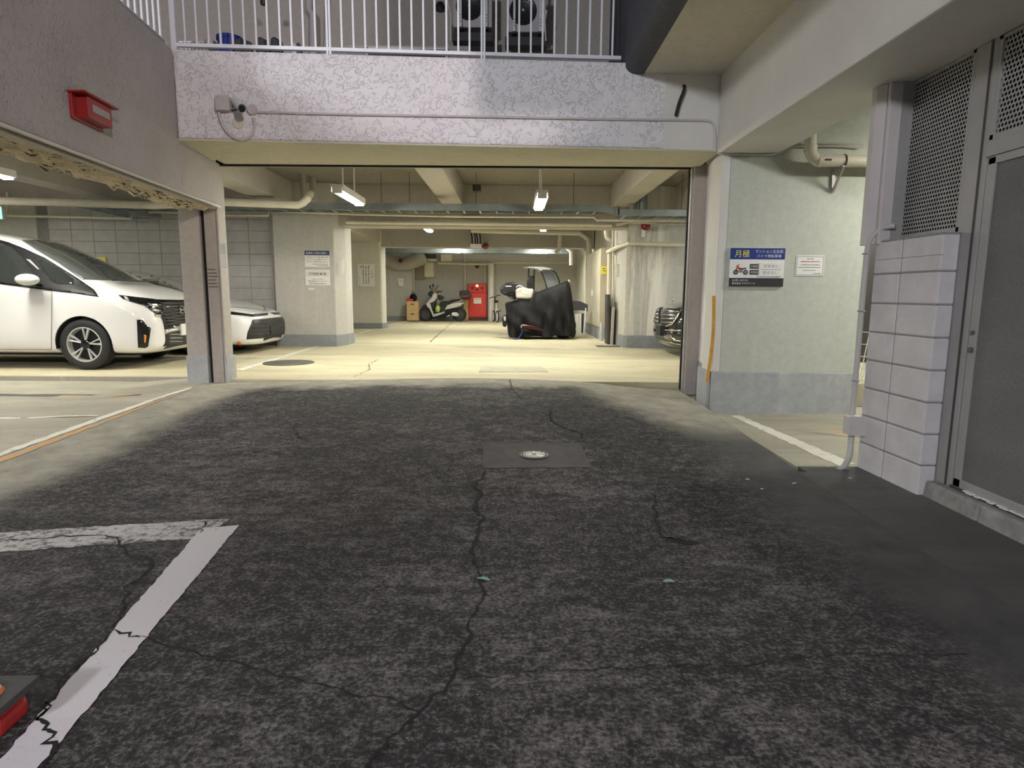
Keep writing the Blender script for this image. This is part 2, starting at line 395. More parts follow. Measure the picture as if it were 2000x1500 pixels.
# ---------------------------------------------------------------- ground
def grid(name, mat, xf, y0, y1, nx, ny, g, skirt=.3):
    b = MB(); vs = []; fs = []
    for j in range(ny+1):
        y = y0 + (y1-y0)*j/ny; xa, xb = xf(y)
        for i in range(nx+1):
            x = xa + (xb-xa)*i/nx; vs.append((x, y, g(x, y)))
    for j in range(ny):
        for i in range(nx):
            a = j*(nx+1)+i; fs.append((a, a+1, a+nx+2, a+nx+1))
    # skirt gives the slab a thickness
    ring = [i for i in range(nx+1)] + [j*(nx+1)+nx for j in range(1, ny+1)] + [ny*(nx+1)+i for i in range(nx-1, -1, -1)] + [j*(nx+1) for j in range(ny-1, 0, -1)]
    n0 = len(vs); vs += [(vs[k][0], vs[k][1], vs[k][2]-skirt) for k in ring]; n = len(ring)
    fs += [(ring[i], n0+i, n0+(i+1) % n, ring[(i+1) % n]) for i in range(n)]
    b.add(vs, fs); o = b.build(name, mat); struct(o)
    for p in o.data.polygons: p.use_smooth = True
    o.data.set_sharp_from_angle(angle=.6)
    return o
_l0 = gp(0, 889); _l1 = gp(372, 757)
def XL(y): return _l0.x + (_l1.x - _l0.x) * (y - _l0.y) / (_l1.y - _l0.y)
def GB(x, y): return G(x, y) if x > -3.4 else G(-3.4, y) * (1 - .3 * sst(-3.9, -4.6, x))
floor = grid('floor', 'asphalt', lambda y: (XL(y), XR), -5, 7.52, 40, 70, lambda x, y: GB(x, y))
floor_bay = grid('floor_bay', 'floor_bay', lambda y: (-15, XL(y)), -5, 7.7, 24, 50, GB)
floor_garage = grid('floor_garage', 'floor_in', lambda y: (-15, 9), 7.7, 23.6, 12, 8, GI)
struct(MB().prism([(-3.9, 7.52), (9, 7.52), (9, 7.7), (-3.9, 7.7)], -.1, .176).build('floor_threshold', 'floor_in'))
floor_strip = struct(MB().box(XR+.10, 9, -5, 4.45, -.3, -.012).build('floor_strip', 'floor_strip'))
floor_passage = struct(MB().box(XR+.10, 9, 4.45, 7.0, -.3, -.02).build('floor_passage', 'floor_bay'))
struct(MB().box(XR, XR+.10, 4.3, 6.62, -.3, -.05).build('floor_gutter', 'floor_strip'))
struct(MB().box(XR+.008, XR+.10, -5, 4.3, -.3, -.012).build('floor_joint_strip', 'floor_strip'))
struct(MB().box(-15, -4.0, 7.66, 7.72, -.1, .178).build('trim_bay_kerb', 'kerb_b', bevel=.008))

# ---------------------------------------------------------------- shell of the entrance
BL = Vector((-3.24, 6.30)); BR = Vector((2.11, 6.62))
def beam_y(x): return BL.y + (BR.y-BL.y)*(x-BL.x)/(BR.x-BL.x)
def WX(y): return BL.x - .101*(y-BL.y)
struct(MB().prism([(BL.x, BL.y), (BR.x, BR.y), (2.11, 7.42), (-3.3, 7.42)], 2.69, 3.5).build('wall_front', 'stucco', bevel=.02))
struct(MB().prism([(BL.x, BL.y+.004), (BR.x, BR.y+.004), (2.11, 7.42), (-3.3, 7.42)], 2.672, 2.69).build('trim_soffit', 'soffit'))
a = at(1297, 200, 6.6); 
struct(MB().prism([(a.x, beam_y(a.x)-.006), (2.08, beam_y(2.08)-.006), (2.08, 6.7), (a.x, 6.7)], 2.68, 3.4).build('trim_beam_end', 'smooth_w'))
struct(MB().box(-3.4, 2.2, 7.42, 7.47, 2.655, 3.3).build('trim_shutter_slot', 'black'))
struct(MB().box(-3.4, 2.2, 7.47, 7.60, 2.675, 3.3).build('trim_lintel', 'steel_brown'))
# left wall hanging over the parking bay
def wl(y, o=0): return (WX(y)-o, y)
T = .46
w = MB().prism([wl(-2), wl(6.33), wl(6.33, T), wl(-2, T)], 2.2, 3.5)
w.prism([wl(6.33), wl(7.42), wl(7.42, T), wl(6.33, T)], 2.2, 2.675)
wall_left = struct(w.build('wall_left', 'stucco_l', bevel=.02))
struct(MB().prism([wl(-2, .012), wl(7.40, .012), wl(7.40, .05), wl(-2, .05)], 2.185, 2.205).build('trim_wall_bead', 'smooth_w'))
struct(MB().prism([wl(-2, .05), wl(7.40, .05), wl(7.40, .075), wl(-2, .075)], 2.195, 2.205).build('trim_groove', 'black'))
struct(MB().prism([wl(-2, .075), wl(7.40, .075), wl(7.40, .14), wl(-2, .14)], 2.170, 2.205).build('trim_angle', 'steel_brown'))
# flaking plaster under the wall: ragged sheet
b = MB(); n = 90; vs = []; fs = []
rnd = random.Random(3)
for i in range(n+1):
    y = -2 + 9.36*i/n
    for k in range(7):
        o = .14 + (.34)*k/6 + (rnd.uniform(-.02, .02) if k == 6 else 0)
        x, yy = wl(y, o); vs.append((x, yy, 2.188 - rnd.random()**2*.05*(1 if 0 < k else 0)))
for i in range(n):
    for k in range(6): fs.append((i*7+k, i*7+k+1, i*7+k+8, i*7+k+7))
o = b.add(vs, fs).build('trim_flaking_plaster', 'rust'); struct(o)
so = o.modifiers.new('s', 'SOLIDIFY'); so.thickness = .015

# left column with shutter guide
colr = sroot('column_left', (-3.7, 7.55, .1))
def pxx(px, y, py=600): return at(px, py, y).x
xa, xb, xc, xd, xe = pxx(362, 7.45), pxx(402, 7.45), pxx(409, 7.45), pxx(431, 7.45), pxx(435, 7.45)
MB().box(xa, xb, 7.42, 7.66, .08, 2.5).build('shaft', 'col_l', colr, bevel=.01)
MB().box(xa-.01, xb+.004, 7.405, 7.67, .05, .47).build('plinth', 'plinth', colr, bevel=.008)
MB().box(xb, xc, 7.47, 7.64, .08, 2.7).build('slot', 'black', colr)
MB().box(xc, xd, 7.44, 7.64, .08, 2.7).build('guide', 'steel_brown', colr, bevel=.006)
MB().box(xd, xe, 7.455, 7.66, .08, 2.72).build('jamb', 'col_l', colr, bevel=.006)
MB().box(xd+.012, xe+.022, 7.43, 7.68, .05, .46).build('plinth', 'plinth', colr, bevel=.008)
for k, zz in enumerate((1.28, 1.32, 1.36, 1.40, 1.44, 1.48)):
    MB().box(xc+.01, xd-.015*(k % 3)-.004, 7.434, 7.441, zz, zz+.008).build('score_mark', 'dark', colr)

# right jamb, plastered
jm = sroot('column_right', (2.3, 7.0, 0))
MB().prism([(2.12, 6.625), (2.20, 7.36), (2.6, 7.36), (2.6, 6.625)], -.05, 2.69).build('shaft', 'stucco', jm, bevel=.012)
MB().prism([(2.105, 6.60), (2.19, 7.37), (2.6, 7.37), (2.6, 6.60)], -.06, .46).build('plinth', 'plinth_b', jm, bevel=.008)
MB().box(2.055, 2.21, 7.36, 7.52, .05, 2.70).build('guide', 'steel_brown', jm, bevel=.006)
MB().box(2.035, 2.058, 7.40, 7.54, .05, 2.70).build('guide_channel', 'steel', jm)
MB().box(2.022, 2.037, 7.46, 7.50, .10, 2.70).build('guide_slot', 'black', jm)
# sign wall
SW = 6.56
sx0, sx1 = at(1412, 600, SW).x, at(1689, 600, SW).x
sw = sroot('wall_sign', ((sx0+sx1)/2, SW, 0))
MB().box(sx0, sx1, SW, 7.1, .42, 3.4).build('face', 'green_w', sw, bevel=.008)
MB().box(sx0-.075, sx1, SW-.014, 7.1, -.04, .425).build('plinth', 'plinth', sw, bevel=.01)
MB().box(sx0-.085, sx0, SW+.0, 6.9, .425, 2.64).build('corner_strip', 'smooth_w', sw, bevel=.006)
# right beam and slabs
def RX(y): return 2.13 + (2.06-2.13)*(y-2)/4.6
struct(MB().prism([(RX(-1), -1), (RX(6.6), 6.60), (RX(6.6)+.6, 6.60), (RX(-1)+.6, -1)], 2.64, 3.42).build('beam_right', 'smooth_w', bevel=.015))
struct(MB().prism([(1.18, 2.6), (1.18, 6.64), (2.2, 6.64), (2.2, 2.6)], 3.40, 3.6).build('ceiling', 'ceil_out'))
struct(MB().box(2.6, 9, 4.3, 7.42, 3.30, 3.6).build('ceiling_passage', 'ceil_out'))
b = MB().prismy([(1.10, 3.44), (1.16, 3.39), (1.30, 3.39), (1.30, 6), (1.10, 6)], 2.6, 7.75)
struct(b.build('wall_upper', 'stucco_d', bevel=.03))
struct(MB().box(1.30, 9, 2.6, 7.7, 3.6, 6.5).build('wall_upper_mass', 'wall_bal'))
# utility room on the right, its unseen mass shaped to shade the front beam
struct(MB().box(3.0, 8, -1.0, 4.40, -.05, 6.5).build('wall_right', 'dark'))
# balcony above
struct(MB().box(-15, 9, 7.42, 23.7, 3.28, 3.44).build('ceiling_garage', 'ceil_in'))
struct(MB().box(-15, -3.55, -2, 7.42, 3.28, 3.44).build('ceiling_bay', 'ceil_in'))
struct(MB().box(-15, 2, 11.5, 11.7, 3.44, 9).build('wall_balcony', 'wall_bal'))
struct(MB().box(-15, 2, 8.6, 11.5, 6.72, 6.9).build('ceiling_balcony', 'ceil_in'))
# ---------------------------------------------------------------- garage interior shell
def wall(name, mat, x0, x1, y0, y1, z0, z1, bevel=0): return struct(MB().box(x0, x1, y0, y1, z0, z1).build(name, mat, bevel=bevel))
bx0, bx1 = at(82, 520, 12.4).x, at(537, 520, 12.4).x
wall('wall_back_left', 'wall_in', -15, bx0, 12.36, 12.7, .1, 3.28)
cmu = sroot('wall_back_block', ((bx0+bx1)/2, 12.4, .2))
MB().box(bx0, bx1, 12.42, 12.7, .1, 3.28).build('mortar', 'mortar', cmu)
bw, bh = .43, .2205; ncol = int((bx1-bx0)/bw)+1
blk = None
for r in range(13):
    for c in range(ncol):
        x1 = bx1 - .06 - c*bw; x0 = x1-bw
        if x0 < bx0: continue
        z0 = .20 + r*bh
        if blk is None:
            blk = MB().box(-bw/2+.004, bw/2-.004, 0, .02, .004, bh-.004).build('block', 'block', cmu, bevel=.003, local=True, seg=1); o = blk
        else:
            o = blk.copy(); COL.objects.link(o)
        o.location = Vector(((x0+x1)/2, 12.41 + rnd.uniform(-.002, .002), z0)) - ORG[cmu.name]
MB().box(bx1-.06, bx1, 12.40, 12.5, .1, 3.28).build('render_edge', 'wall_in', cmu)
# pillar carrying the parking notices
p1 = sroot('column_notice', (-4.0, 12.3, .2))
pa, pb, pc = at(537, 560, 12.1), at(654, 560, 12.1), at(676, 560, 12.5)
MB().prism([(pa.x, 12.1), (pb.x, 12.1), (pc.x, 12.5), (pc.x, 13), (pa.x, 13)], .2, 3.28).build('shaft', 'wall_in', p1, bevel=.02)
MB().prism([(pa.x-.01, 12.08), (pb.x+.01, 12.08), (pc.x+.02, 12.5), (pc.x+.02, 13), (pa.x-.01, 13)], .15, .42).build('plinth', 'plinth_b', p1, bevel=.01)
p2 = sroot('column_far', (-4.3, 18.2, .2))
qa, qb, qc = at(655, 560, 18), at(745, 560, 18), at(752, 560, 18.3)
MB().prism([(qa.x, 18), (qb.x, 18), (qc.x, 18.2), (qc.x, 18.5), (qa.x, 18.5)], .2, 3.28).build('shaft', 'wall_in2', p2, bevel=.06)
MB().prism([(qa.x, 17.97), (qb.x+.01, 17.97), (qc.x+.03, 18.2), (qc.x+.03, 18.52), (qa.x, 18.52)], .15, .38).build('plinth', 'plinth_b', p2, bevel=.02)
hx = at(805, 560, 22.6).x
wall('wall_back_return', 'wall_in', -8, hx, 22.6, 23.5, .2, 3.28)
wall('baseboard_back_return', 'plinth_b', -8, hx+.01, 22.57, 22.6, .2, .42)
wall('wall_back', 'wall_in', hx, 4, 23.2, 23.5, .2, 3.28)
wall('baseboard_back', 'plinth_b', hx, 4, 23.17, 23.2, .2, .40)
wall('wall_side_left', 'wall_in2', -6.2, -6.0, 13, 22.6, .2, 3.28)
wall('wall_left_end', 'wall_in', -15.2, -15, -5, 12.7, -.1, 3.28)
# right side
wall('wall_right_back', 'wall_in2', 2.32, 2.6, 13.4, 23.2, .2, 3.28)
rk = sroot('column_leak', (4, 12.6, .2))
ra = at(1223, 600, 12.3)
MB().prism([(2.12, 13.5), (ra.x-.02, 12.32), (ra.x+.03, 12.28), (9, 12.28), (9, 13.5)], .2, 3.28).build('shaft', 'wall_leak', rk, bevel=.01)
MB().prism([(2.10, 13.5), (ra.x-.04, 12.30), (ra.x+.02, 12.25), (9, 12.25), (9, 13.5)], .15, .44).build('plinth', 'plinth_b', rk, bevel=.01)
wall('wall_wing_end', 'wall_in', 9, 9.2, 4, 12.7, -.1, 3.28)
# downstand and longitudinal beams
wall('beam_cross_near', 'beam_in', pb.x, 2.35, 12.3, 12.8, 2.50, 3.28, .01)
wall('beam_cross_far', 'beam_in', -6, 2.30, 18.06, 18.5, 2.53, 3.28, .01)
bsx = at(742, 472, 18).x
wall('beam_side_left', 'beam_in', bsx-1.2, bsx, 13.0, 18.0, 2.66, 3.28, .01)
wall('beam_long_centre', 'beam_in', -1.33, -.95, 7.6, 12.3, 2.88, 3.28, .01)
wall('beam_long_left', 'beam_in', -4.55, -4.12, 7.6, 12.4, 2.86, 3.28, .01)
wall('beam_long_right', 'beam_in', 1.86, 2.22, 7.6, 12.3, 2.88, 3.28, .01)
wall('beam_long_wing', 'beam_in', 3.1, 3.5, 7.6, 12.3, 2.82, 3.28, .01)
wall('beam_long_bay', 'beam_in', -7.5, -7.08, 1, 12.4, 2.86, 3.28, .01)
wall('beam_cross_bay', 'beam_in', -15, -3.9, 12.0, 12.4, 2.88, 3.28, .01)

# ---------------------------------------------------------------- block pier, screens and door on the right
pier = sroot('wall_block_pier', (2.6, 4.1, 0))
pn, pf = 3.80, 4.46
px0 = 2.555; th = .105
def pxo(y): return px0 - .03*(y-pn)
MB().prism([(pxo(pn)+.006, pn+.006), (pxo(pf)+.006, pf-.006), (pxo(pf)+th-.004, pf-.006), (pxo(pn)+th-.004, pn+.006)], -.02, 1.605).build('mortar', 'mortar', pier)
split = 4.17
for r in range(8):
    z0 = r*.2 - .02; z1 = z0+.2-.008 + (.02 if r == 7 else 0)
    for (ya, yb) in ((pn, split-.004), (split+.004, pf)):
        MB().prism([(pxo(ya), ya), (pxo(yb), yb), (pxo(yb)+th, yb), (pxo(ya)+th, ya)], z0, z1).build('block', 'block_w', pier, bevel=.009)
    if r == 6: MB().prism([(pxo(pn)-.001, pn), (pxo(pf)-.001, pf), (pxo(pf)+.01, pf), (pxo(pn)+.01, pn)], z1+.10, z1+.104).build('joint', 'mortar', pier)
# corner post
post = thing('corner_post', 'pinkish white folded steel post standing behind the block pier', 'post', (2.6, 4.45, 1.6))
MB().prism([(2.475, 4.50), (2.515, 4.44), (2.515, 4.56), (2.475, 4.56)], 1.58, 2.64).build('flange', 'post_w', post, bevel=.004)
MB().box(2.518, 2.605, 4.41, 4.54, 1.58, 2.64).build('web', 'post_w', post, bevel=.006)
# perforated panels: plane x = SX
SX = 2.662
def perforated(name, label, y0, y1, z0, z1):
    t = thing(name, label, 'vent panel', (SX, (y0+y1)/2, z0))
    fw = .028
    MB().box(SX, SX+.02, y0, y1, z1-.02, z1).box(SX, SX+.02, y0, y1, z0, z0+.03).box(SX, SX+.02, y0, y0+fw, z0, z1).box(SX, SX+.02, y1-fw, y1, z0, z1).build('frame', 'frame_g', t, bevel=.002)
    cy, cz = .0245, .0255; b = MB(); ya, yb, za, zb = y0+fw-.004, y1-fw+.004, z0+.026, z1-.016
    nr = int((zb-za)/cz); cz = (zb-za)/nr; X = SX+.008
    for j in range(nr):
        za0 = za+j*cz; off = 0 if j % 2 else cy/2
        nc = int((yb-ya-off)/cy)
        if off: b.add([(X, ya, za0), (X, ya+off, za0), (X, ya+off, za0+cz), (X, ya, za0+cz)], [(0,1,2,3)])
        ye = ya+off+nc*cy
        if yb-ye > 1e-4: b.add([(X, ye, za0), (X, yb, za0), (X, yb, za0+cz), (X, ye, za0+cz)], [(0,1,2,3)])
        for i in range(nc):
            y = ya+off+i*cy; c = (y+cy/2, za0+cz/2); r = .0088; vs = []
            out = [(-1,-1),(0,-1),(1,-1),(1,0),(1,1),(0,1),(-1,1),(-1,0)]
            vs += [(X, c[0]+a*cy/2, c[1]+q*cz/2) for a, q in out]
            vs += [(X, c[0]+r*a/math.hypot(a, q), c[1]+r*1.15*q/math.hypot(a, q)) for a, q in out]
            b.add(vs, [(k, (k+1) % 8, 8+(k+1) % 8, 8+k) for k in range(8)])
    b.build('perforated_sheet', 'frame_g', t)
    return t
perforated('perforated_panel', 'narrow perforated grey panel above the block pier', 3.83, 4.44, 1.61, 2.638)
perforated('perforated_panel', 'wide perforated grey panel above the mesh door', 0.9, 3.66, 2.09, 2.638)
struct(MB().box(2.62, 3.0, -1.0, 0.9, -.02, 2.64).build('wall_right_near', 'wall_bal'))
struct(MB().box(2.95, 3.0, .9, 4.4, -.02, 2.64).build('wall_shade_backing', 'black'))  # black sheet standing in for the darkness of the room behind the holes
struct(MB().box(2.61, 3.0, 4.415, 4.47, 1.6, 3.3).box(2.74, 3.0, .9, 4.40, 2.6, 3.3).build('wall_light_stop', 'dark'))  # unseen filler added to keep passage light out of the perforations
struct(MB().box(2.598, 2.672, 4.40, 4.46, 1.59, 2.64).build('trim_screen_edge', 'frame_g'))
fr = sroot('door_frame', (SX, 3.6, 0))
MB().box(SX, SX+.05, 3.66, 3.83, .0, 2.64).build('mullion', 'frame_g', fr, bevel=.004)
MB().box(SX-.004, SX+.002, 3.70, 3.715, .0, 2.64).build('mullion_groove', 'dark', fr)
MB().box(SX-.008, SX+.05, 0.9, 3.66, 2.0, 2.09).build('transom', 'frame_g', fr, bevel=.004)
door = sroot('door_1', (SX, 3.0, .1))
MB().box(SX+.01, SX+.04, 0.95, 3.63, .12, 1.99).build('mesh_panel', 'mesh', door)
MB().box(SX, SX+.045, 3.59, 3.645, .10, 1.995).box(SX, SX+.045, 0.9, 3.645, 1.955, 1.995).box(SX, SX+.045, 0.9, 3.645, .10, .15).build('stile_frame', 'frame_g', door, bevel=.003)
MB().cyl((SX-.012, 3.615, 1.02), (SX+.01, 3.615, 1.02), .012).cyl((SX-.012, 3.615, .92), (SX+.01, 3.615, .92), .016).build('lock', 'iron', door, smooth=True)
MB().box(SX-.01, SX+.06, 0.9, 3.66, .085, .10).build('sill', 'dark', door)
b = MB()
for k in range(52):
    y = 0.95+k*.05; b.box(SX-.014-rnd.random()*.02, SX+.01, y, y+.03+rnd.random()*.03, .098, .104)
b.build('peeling_paint', 'paper', door)
for k, (ya, yb, lab) in enumerate(((3.34, 3.80, 'rough concrete kerb stone against the foot of the block pier'), (2.86, 3.335, 'rough concrete kerb stone below the mesh door, nearer the camera'))):
    b = MB().prismy([(2.585, -.03), (2.60, .085), (2.78, .085), (2.78, -.03)], ya, yb)
    tag(b.build('kerb_stone', 'kerb', bevel=.014), lab, 'kerb')
b = MB().ball((2.60, 2.79, -.02), .05, .06, .06, 12, 6, 0.0); tag(b.build('orange_weight', 'orange', smooth=True), 'small orange rounded thing past the last kerb stone at the right edge', 'weight')
# ---------------------------------------------------------------- painted lines, cracks, manholes
def ribbon(pts, widths, dz, g=GB, thick=.0):
    P = [Vector((p[0], p[1])) for p in pts]; L = []; R = []
    for i, p in enumerate(P):
        d = (P[min(i+1, len(P)-1)] - P[max(i-1, 0)]); d = d.normalized() if d.length else Vector((1, 0)); n = Vector((-d.y, d.x)) * widths[i]/2
        L.append(p+n); R.append(p-n)
    vs = [(q.x, q.y, g(q.x, q.y)+dz) for q in L] + [(q.x, q.y, g(q.x, q.y)+dz) for q in R]; n = len(P)
    return MB().add(vs, [(i, i+1, n+i+1, n+i) for i in range(n-1)])
def crack(px, w, seed, name='crack', g=GB):
    r = random.Random(seed); pts = []
    P = [gp(a, b, g) for a, b in px]
    for i in range(len(P)-1):
        n = max(3, int((P[i+1]-P[i]).length/.035)); t0 = P[i+1]-P[i]; side = Vector((-t0.y, t0.x, 0)).normalized()
        for k in range(n): pts.append(P[i]+t0*k/n + side*r.uniform(-1, 1)*.013)
    pts.append(P[-1]); ws = [w*(.35+1.0*r.random()) for _ in pts]; ws[0] = ws[-1] = w*.15
    o = ribbon(pts, ws, .004, g).build(name, 'crack', floor); return o
crack([(995,741),(1000,760),(1022,783)], .012, 1); crack([(1076,797),(1073,812),(1082,828),(1132,846),(1137,858)], .016, 2)
crack([(640,838),(760,836),(905,832),(1078,828)], .006, 21); crack([(1132,846),(1250,846),(1330,852)], .006, 22)
crack([(948,920),(940,936),(928,948),(938,964),(930,985),(925,996),(945,1010),(935,1030),(924,1062),(918,1083),(938,1112)], .016, 3)
crack([(938,1112),(944,1150),(936,1185),(920,1215),(916,1240),(896,1275),(890,1310),(862,1350),(818,1392),(780,1435),(730,1470),(715,1520)], .011, 4)
crack([(1160,920),(1200,938),(1235,952)], .008, 23)
crack([(1276,965),(1279,1000),(1285,1025),(1295,1050),(1340,1060)], .011, 5); crack([(1300,1052),(1325,1058),(1368,1063)], .05, 24)
crack([(270,1245),(335,1262),(395,1282),(470,1300),(560,1325),(640,1345),(705,1360),(780,1372),(818,1392)], .0065, 6)
crack([(890,1325),(960,1322),(1040,1310),(1150,1308),(1300,1304),(1500,1298),(1620,1278),(1750,1282),(1900,1280)], .0045, 7)
crack([(0,1058),(80,1052),(140,1048),(205,1046),(235,1054),(245,1082),(292,1092),(300,1098),(290,1115),(250,1145),(243,1175),(232,1205),(222,1230)], .012, 8)
crack([(222,1230),(250,1240),(275,1246)], .015, 9); crack([(222,1230),(195,1265),(170,1285),(130,1320),(95,1370),(78,1400),(75,1410)], .010, 10)
crack([(90,1372),(92,1390),(76,1402),(88,1420),(105,1428),(95,1450),(100,1470),(90,1500)], .012, 11)
crack([(578,826),(575,840),(582,852),(600,862)], .012, 12); crack([(400,1018),(395,1035),(390,1042)], .010, 25)
def quadpaint(name, px, mat, dz, n=24, g=GB, rag=.006, seed=1, parent=None):
    # strip between two picture lines lying on the ground
    r = random.Random(seed); A = [gp(*p, g) for p in px[:2]]; B = [gp(*p, g) for p in px[2:]]; vs = []
    for i in range(n+1):
        for Q in (A, B):
            p = Q[0].lerp(Q[1], i/n); x = p.x+r.uniform(-rag, rag); y = p.y+r.uniform(-rag, rag); vs.append((x, y, g(x, y)+dz))
    return MB().add(vs, [(2*i, 2*i+2, 2*i+3, 2*i+1) for i in range(n)]).build(name, mat, parent)
# parking line in the foreground, a few flakes missing along its edges
tag(quadpaint('parking_line', [(392,1034),(-320,1855),(467,1026),(-150,1775)], 'line', .003, 80, rag=.004), 'thick white painted parking line running diagonally towards the bottom left corner', 'road marking')
tag(quadpaint('parking_line', [(-700,1083),(452,1013),(-700,1124),(396,1052)], 'line2', .002, 80, rag=.010, seed=4), 'faded cracked white cross line meeting the thick diagonal parking line', 'road marking')
# edge lines of the left bay
def GBm(x, y): return GB(x, y)
tag(quadpaint('bay_edge_line', [(-700,1103),(372,757),(-700,1118),(372,760)], 'line_in', .004, 60, rag=.012, seed=5), 'broken white edge line between the dark ramp and the left parking bay', 'road marking')
tag(quadpaint('bay_edge_line', [(-700,1120),(352,768),(-700,1143),(352,770)], 'line_o', .003, 60, rag=.012, seed=6), 'orange edge line beside the broken white line of the left bay', 'road marking')
tag(quadpaint('bay_cross_line', [(-700,809),(193,812),(-700,815),(193,814)], 'line_in', .004, 30, seed=7), 'thin white line across the left parking bay floor', 'road marking')
def blob(name, c, rx, ry, mat, label, seed, g=GB, dz=.003, cat='stain'):
    r = random.Random(seed); n = 28; p = gp(*c, g); ph = [r.random()*6.3 for _ in range(4)]
    vs = [(p.x, p.y, g(p.x, p.y)+dz)]
    for k in range(n):
        t = 2*PI*k/n; s = 1+.28*math.sin(2*t+ph[0])+.2*math.sin(3*t+ph[1])+.14*math.sin(5*t+ph[2])
        x, y = p.x+rx*s*math.cos(t), p.y+ry*s*math.sin(t); vs.append((x, y, g(x, y)+dz))
    return tag(MB().add(vs, [(0, 1+k, 1+(k+1) % n) for k in range(n)]).build(name, mat), label, cat)
blob('orange_stain', (180,776), .36, .13, 'stain_o', 'orange stain on the left bay floor below the white van', 4)
blob('orange_stain', (1640,846), .26, .13, 'stain_o', 'orange stain on the passage floor right of the sign wall', 5)
blob('grey_stain', (60,772), .55, .10, 'floor_strip', 'dark damp stain on the left bay floor', 8, dz=.0015)
# right passage line along the gutter
tag(quadpaint('passage_line', [(1428,812),(1640,912),(1446,812),(1668,906)], 'line_in', .003, 30, G, .012, 9), 'worn white line along the gutter beside the sign wall', 'road marking')
# garage lines
def GIz(x, y): return GI(x, y)
tag(quadpaint('garage_line', [(462,722),(722,644),(474,724),(727,645)], 'line_in', .004, 30, GIz, .008, 10), 'white line on the garage floor running back past the notice pillar', 'road marking')
tag(quadpaint('garage_line', [(300,701),(560,695),(300,704),(560,697)], 'line_in', .004, 12, GIz, .006, 11), 'white bay line under the nose of the rear white car', 'road marking')
tag(quadpaint('garage_line', [(752,636),(792,627),(758,637),(797,628)], 'line_in', .004, 8, GIz, .01, 12), 'short white line at the foot of the far pillar', 'road marking')
crack([(740,702),(720,712),(722,722),(690,737)], .012, 31, g=GIz); crack([(885,628),(840,668)], .02, 32, g=GIz)
q = [gp(a, b, GIz) for a, b in ((940,716),(1058,716),(1072,727),(935,727))]
tag(MB().add([(p.x, p.y, p.z+.004) for p in q] + [(p.x, p.y, p.z-.05) for p in q], [(0,1,2,3), (0,4,5,1), (1,5,6,2), (2,6,7,3), (3,7,4,0)]).build('floor_patch', 'floor_patch'), 'grey rectangular cement patch on the garage floor near the threshold', 'patch')
p = gp(564, 709, GIz); b = MB().lathe([(0, .012), (.36, .012), (.37, .0), (.37, -.03)], p, (0, 0, 1), 36); tag(b.build('manhole_cover', 'iron', smooth=True), 'round dark manhole cover on the garage floor near the notice pillar', 'manhole')
p = gp(985, 678, GIz); blob('floor_stain', (985,679), .75, .35, 'floor_patch', 'grey damp patch on the garage floor before the covered motorcycle', 12, GIz)
# mortar patch with drain on the ramp
mp = thing('drain_patch', 'dark rectangular mortar patch with a round bright drain grate on the ramp', 'drain', gp(1043, 889))
q = [gp(a, b) for a, b in ((944,866),(1134,866),(1156,914),(944,915))]
n = 12; vs = []
for j in range(n+1):
    for i in range(n+1):
        p = q[0].lerp(q[1], i/n).lerp(q[3].lerp(q[2], i/n), j/n); vs.append((p.x+rnd.uniform(-.006, .006), p.y+rnd.uniform(-.006, .006), GB(p.x, p.y)+.003))
MB().add(vs, [(j*(n+1)+i, j*(n+1)+i+1, (j+1)*(n+1)+i+1, (j+1)*(n+1)+i) for j in range(n) for i in range(n)]).build('mortar_patch', 'patch', mp)
c = gp(1043, 889); nrm = Vector((0, 0, 1))
MB().lathe([(.093, .003), (.093, .009), (.108, .009), (.112, .003)], c, nrm, 36).build('drain_ring', 'iron', mp, smooth=True)
MB().lathe([(0, .004), (.093, .004)], c, nrm, 36).build('drain_base', 'black', mp)
b = MB()
for rr in (.022, .04, .058, .076): b.torus(c + nrm*.006, nrm, rr, .0045, 30, 5)
for k in range(12):
    t = 2*PI*k/12; b.bar(c+Vector((math.cos(t)*.02, math.sin(t)*.02, .006)), c+Vector((math.cos(t)*.09, math.sin(t)*.09, .006)), .005, .006)
b.build('drain_grate', 'drain', mp, smooth=True)
for (px, py, rx, ry, lab) in ((945,1131,.022,.016,'teal paint fleck on the long crack of the ramp'), (1306,1136,.03,.012,'teal paint fleck on the ramp right of the long crack')):
    blob('paint_fleck', (px, py), rx, ry, 'teal', lab, px, dz=.0045, cat='paint mark')
# dead leaves and scraps by the pier
def debris(px, py, s, mat, lab, k):
    p = gp(px, py); r = random.Random(k); n = 6
    vs = [(p.x+s*(.6+.6*r.random())*math.cos(2*PI*i/n), p.y+s*.6*(.6+.6*r.random())*math.sin(2*PI*i/n), p.z+.003+.008*r.random()) for i in range(n)]
    vs += [(v[0], v[1], v[2]+.002) for v in vs]
    tag(MB().add(vs, [tuple(range(n))[::-1], tuple(range(n, 2*n))] + [(i, (i+1) % n, n+(i+1) % n, n+i) for i in range(n)]).build('scrap', mat), lab, 'litter')
debris(1551, 946, .022, 'paper', 'white paper scrap lying on the ramp left of the block pier', 1)
debris(1460, 938, .014, 'paper', 'tiny pale scrap on the ramp, leftmost of the litter', 2)
debris(1655, 917, .035, 'bag', 'crumpled pale scrap under the foot of the grey conduit', 3)
debris(1660, 936, .014, 'paper', 'tiny pale scrap before the foot of the block pier', 4)
debris(1720, 931, .03, 'wood', 'flake of paint fallen at the joint of the block pier', 5)
debris(1488, 957, .010, 'paper', 'tiny pale speck on the ramp between the drain and the pier', 6)
debris(1619, 912, .014, 'paper', 'tiny pale speck beside the end of the worn white line', 7)
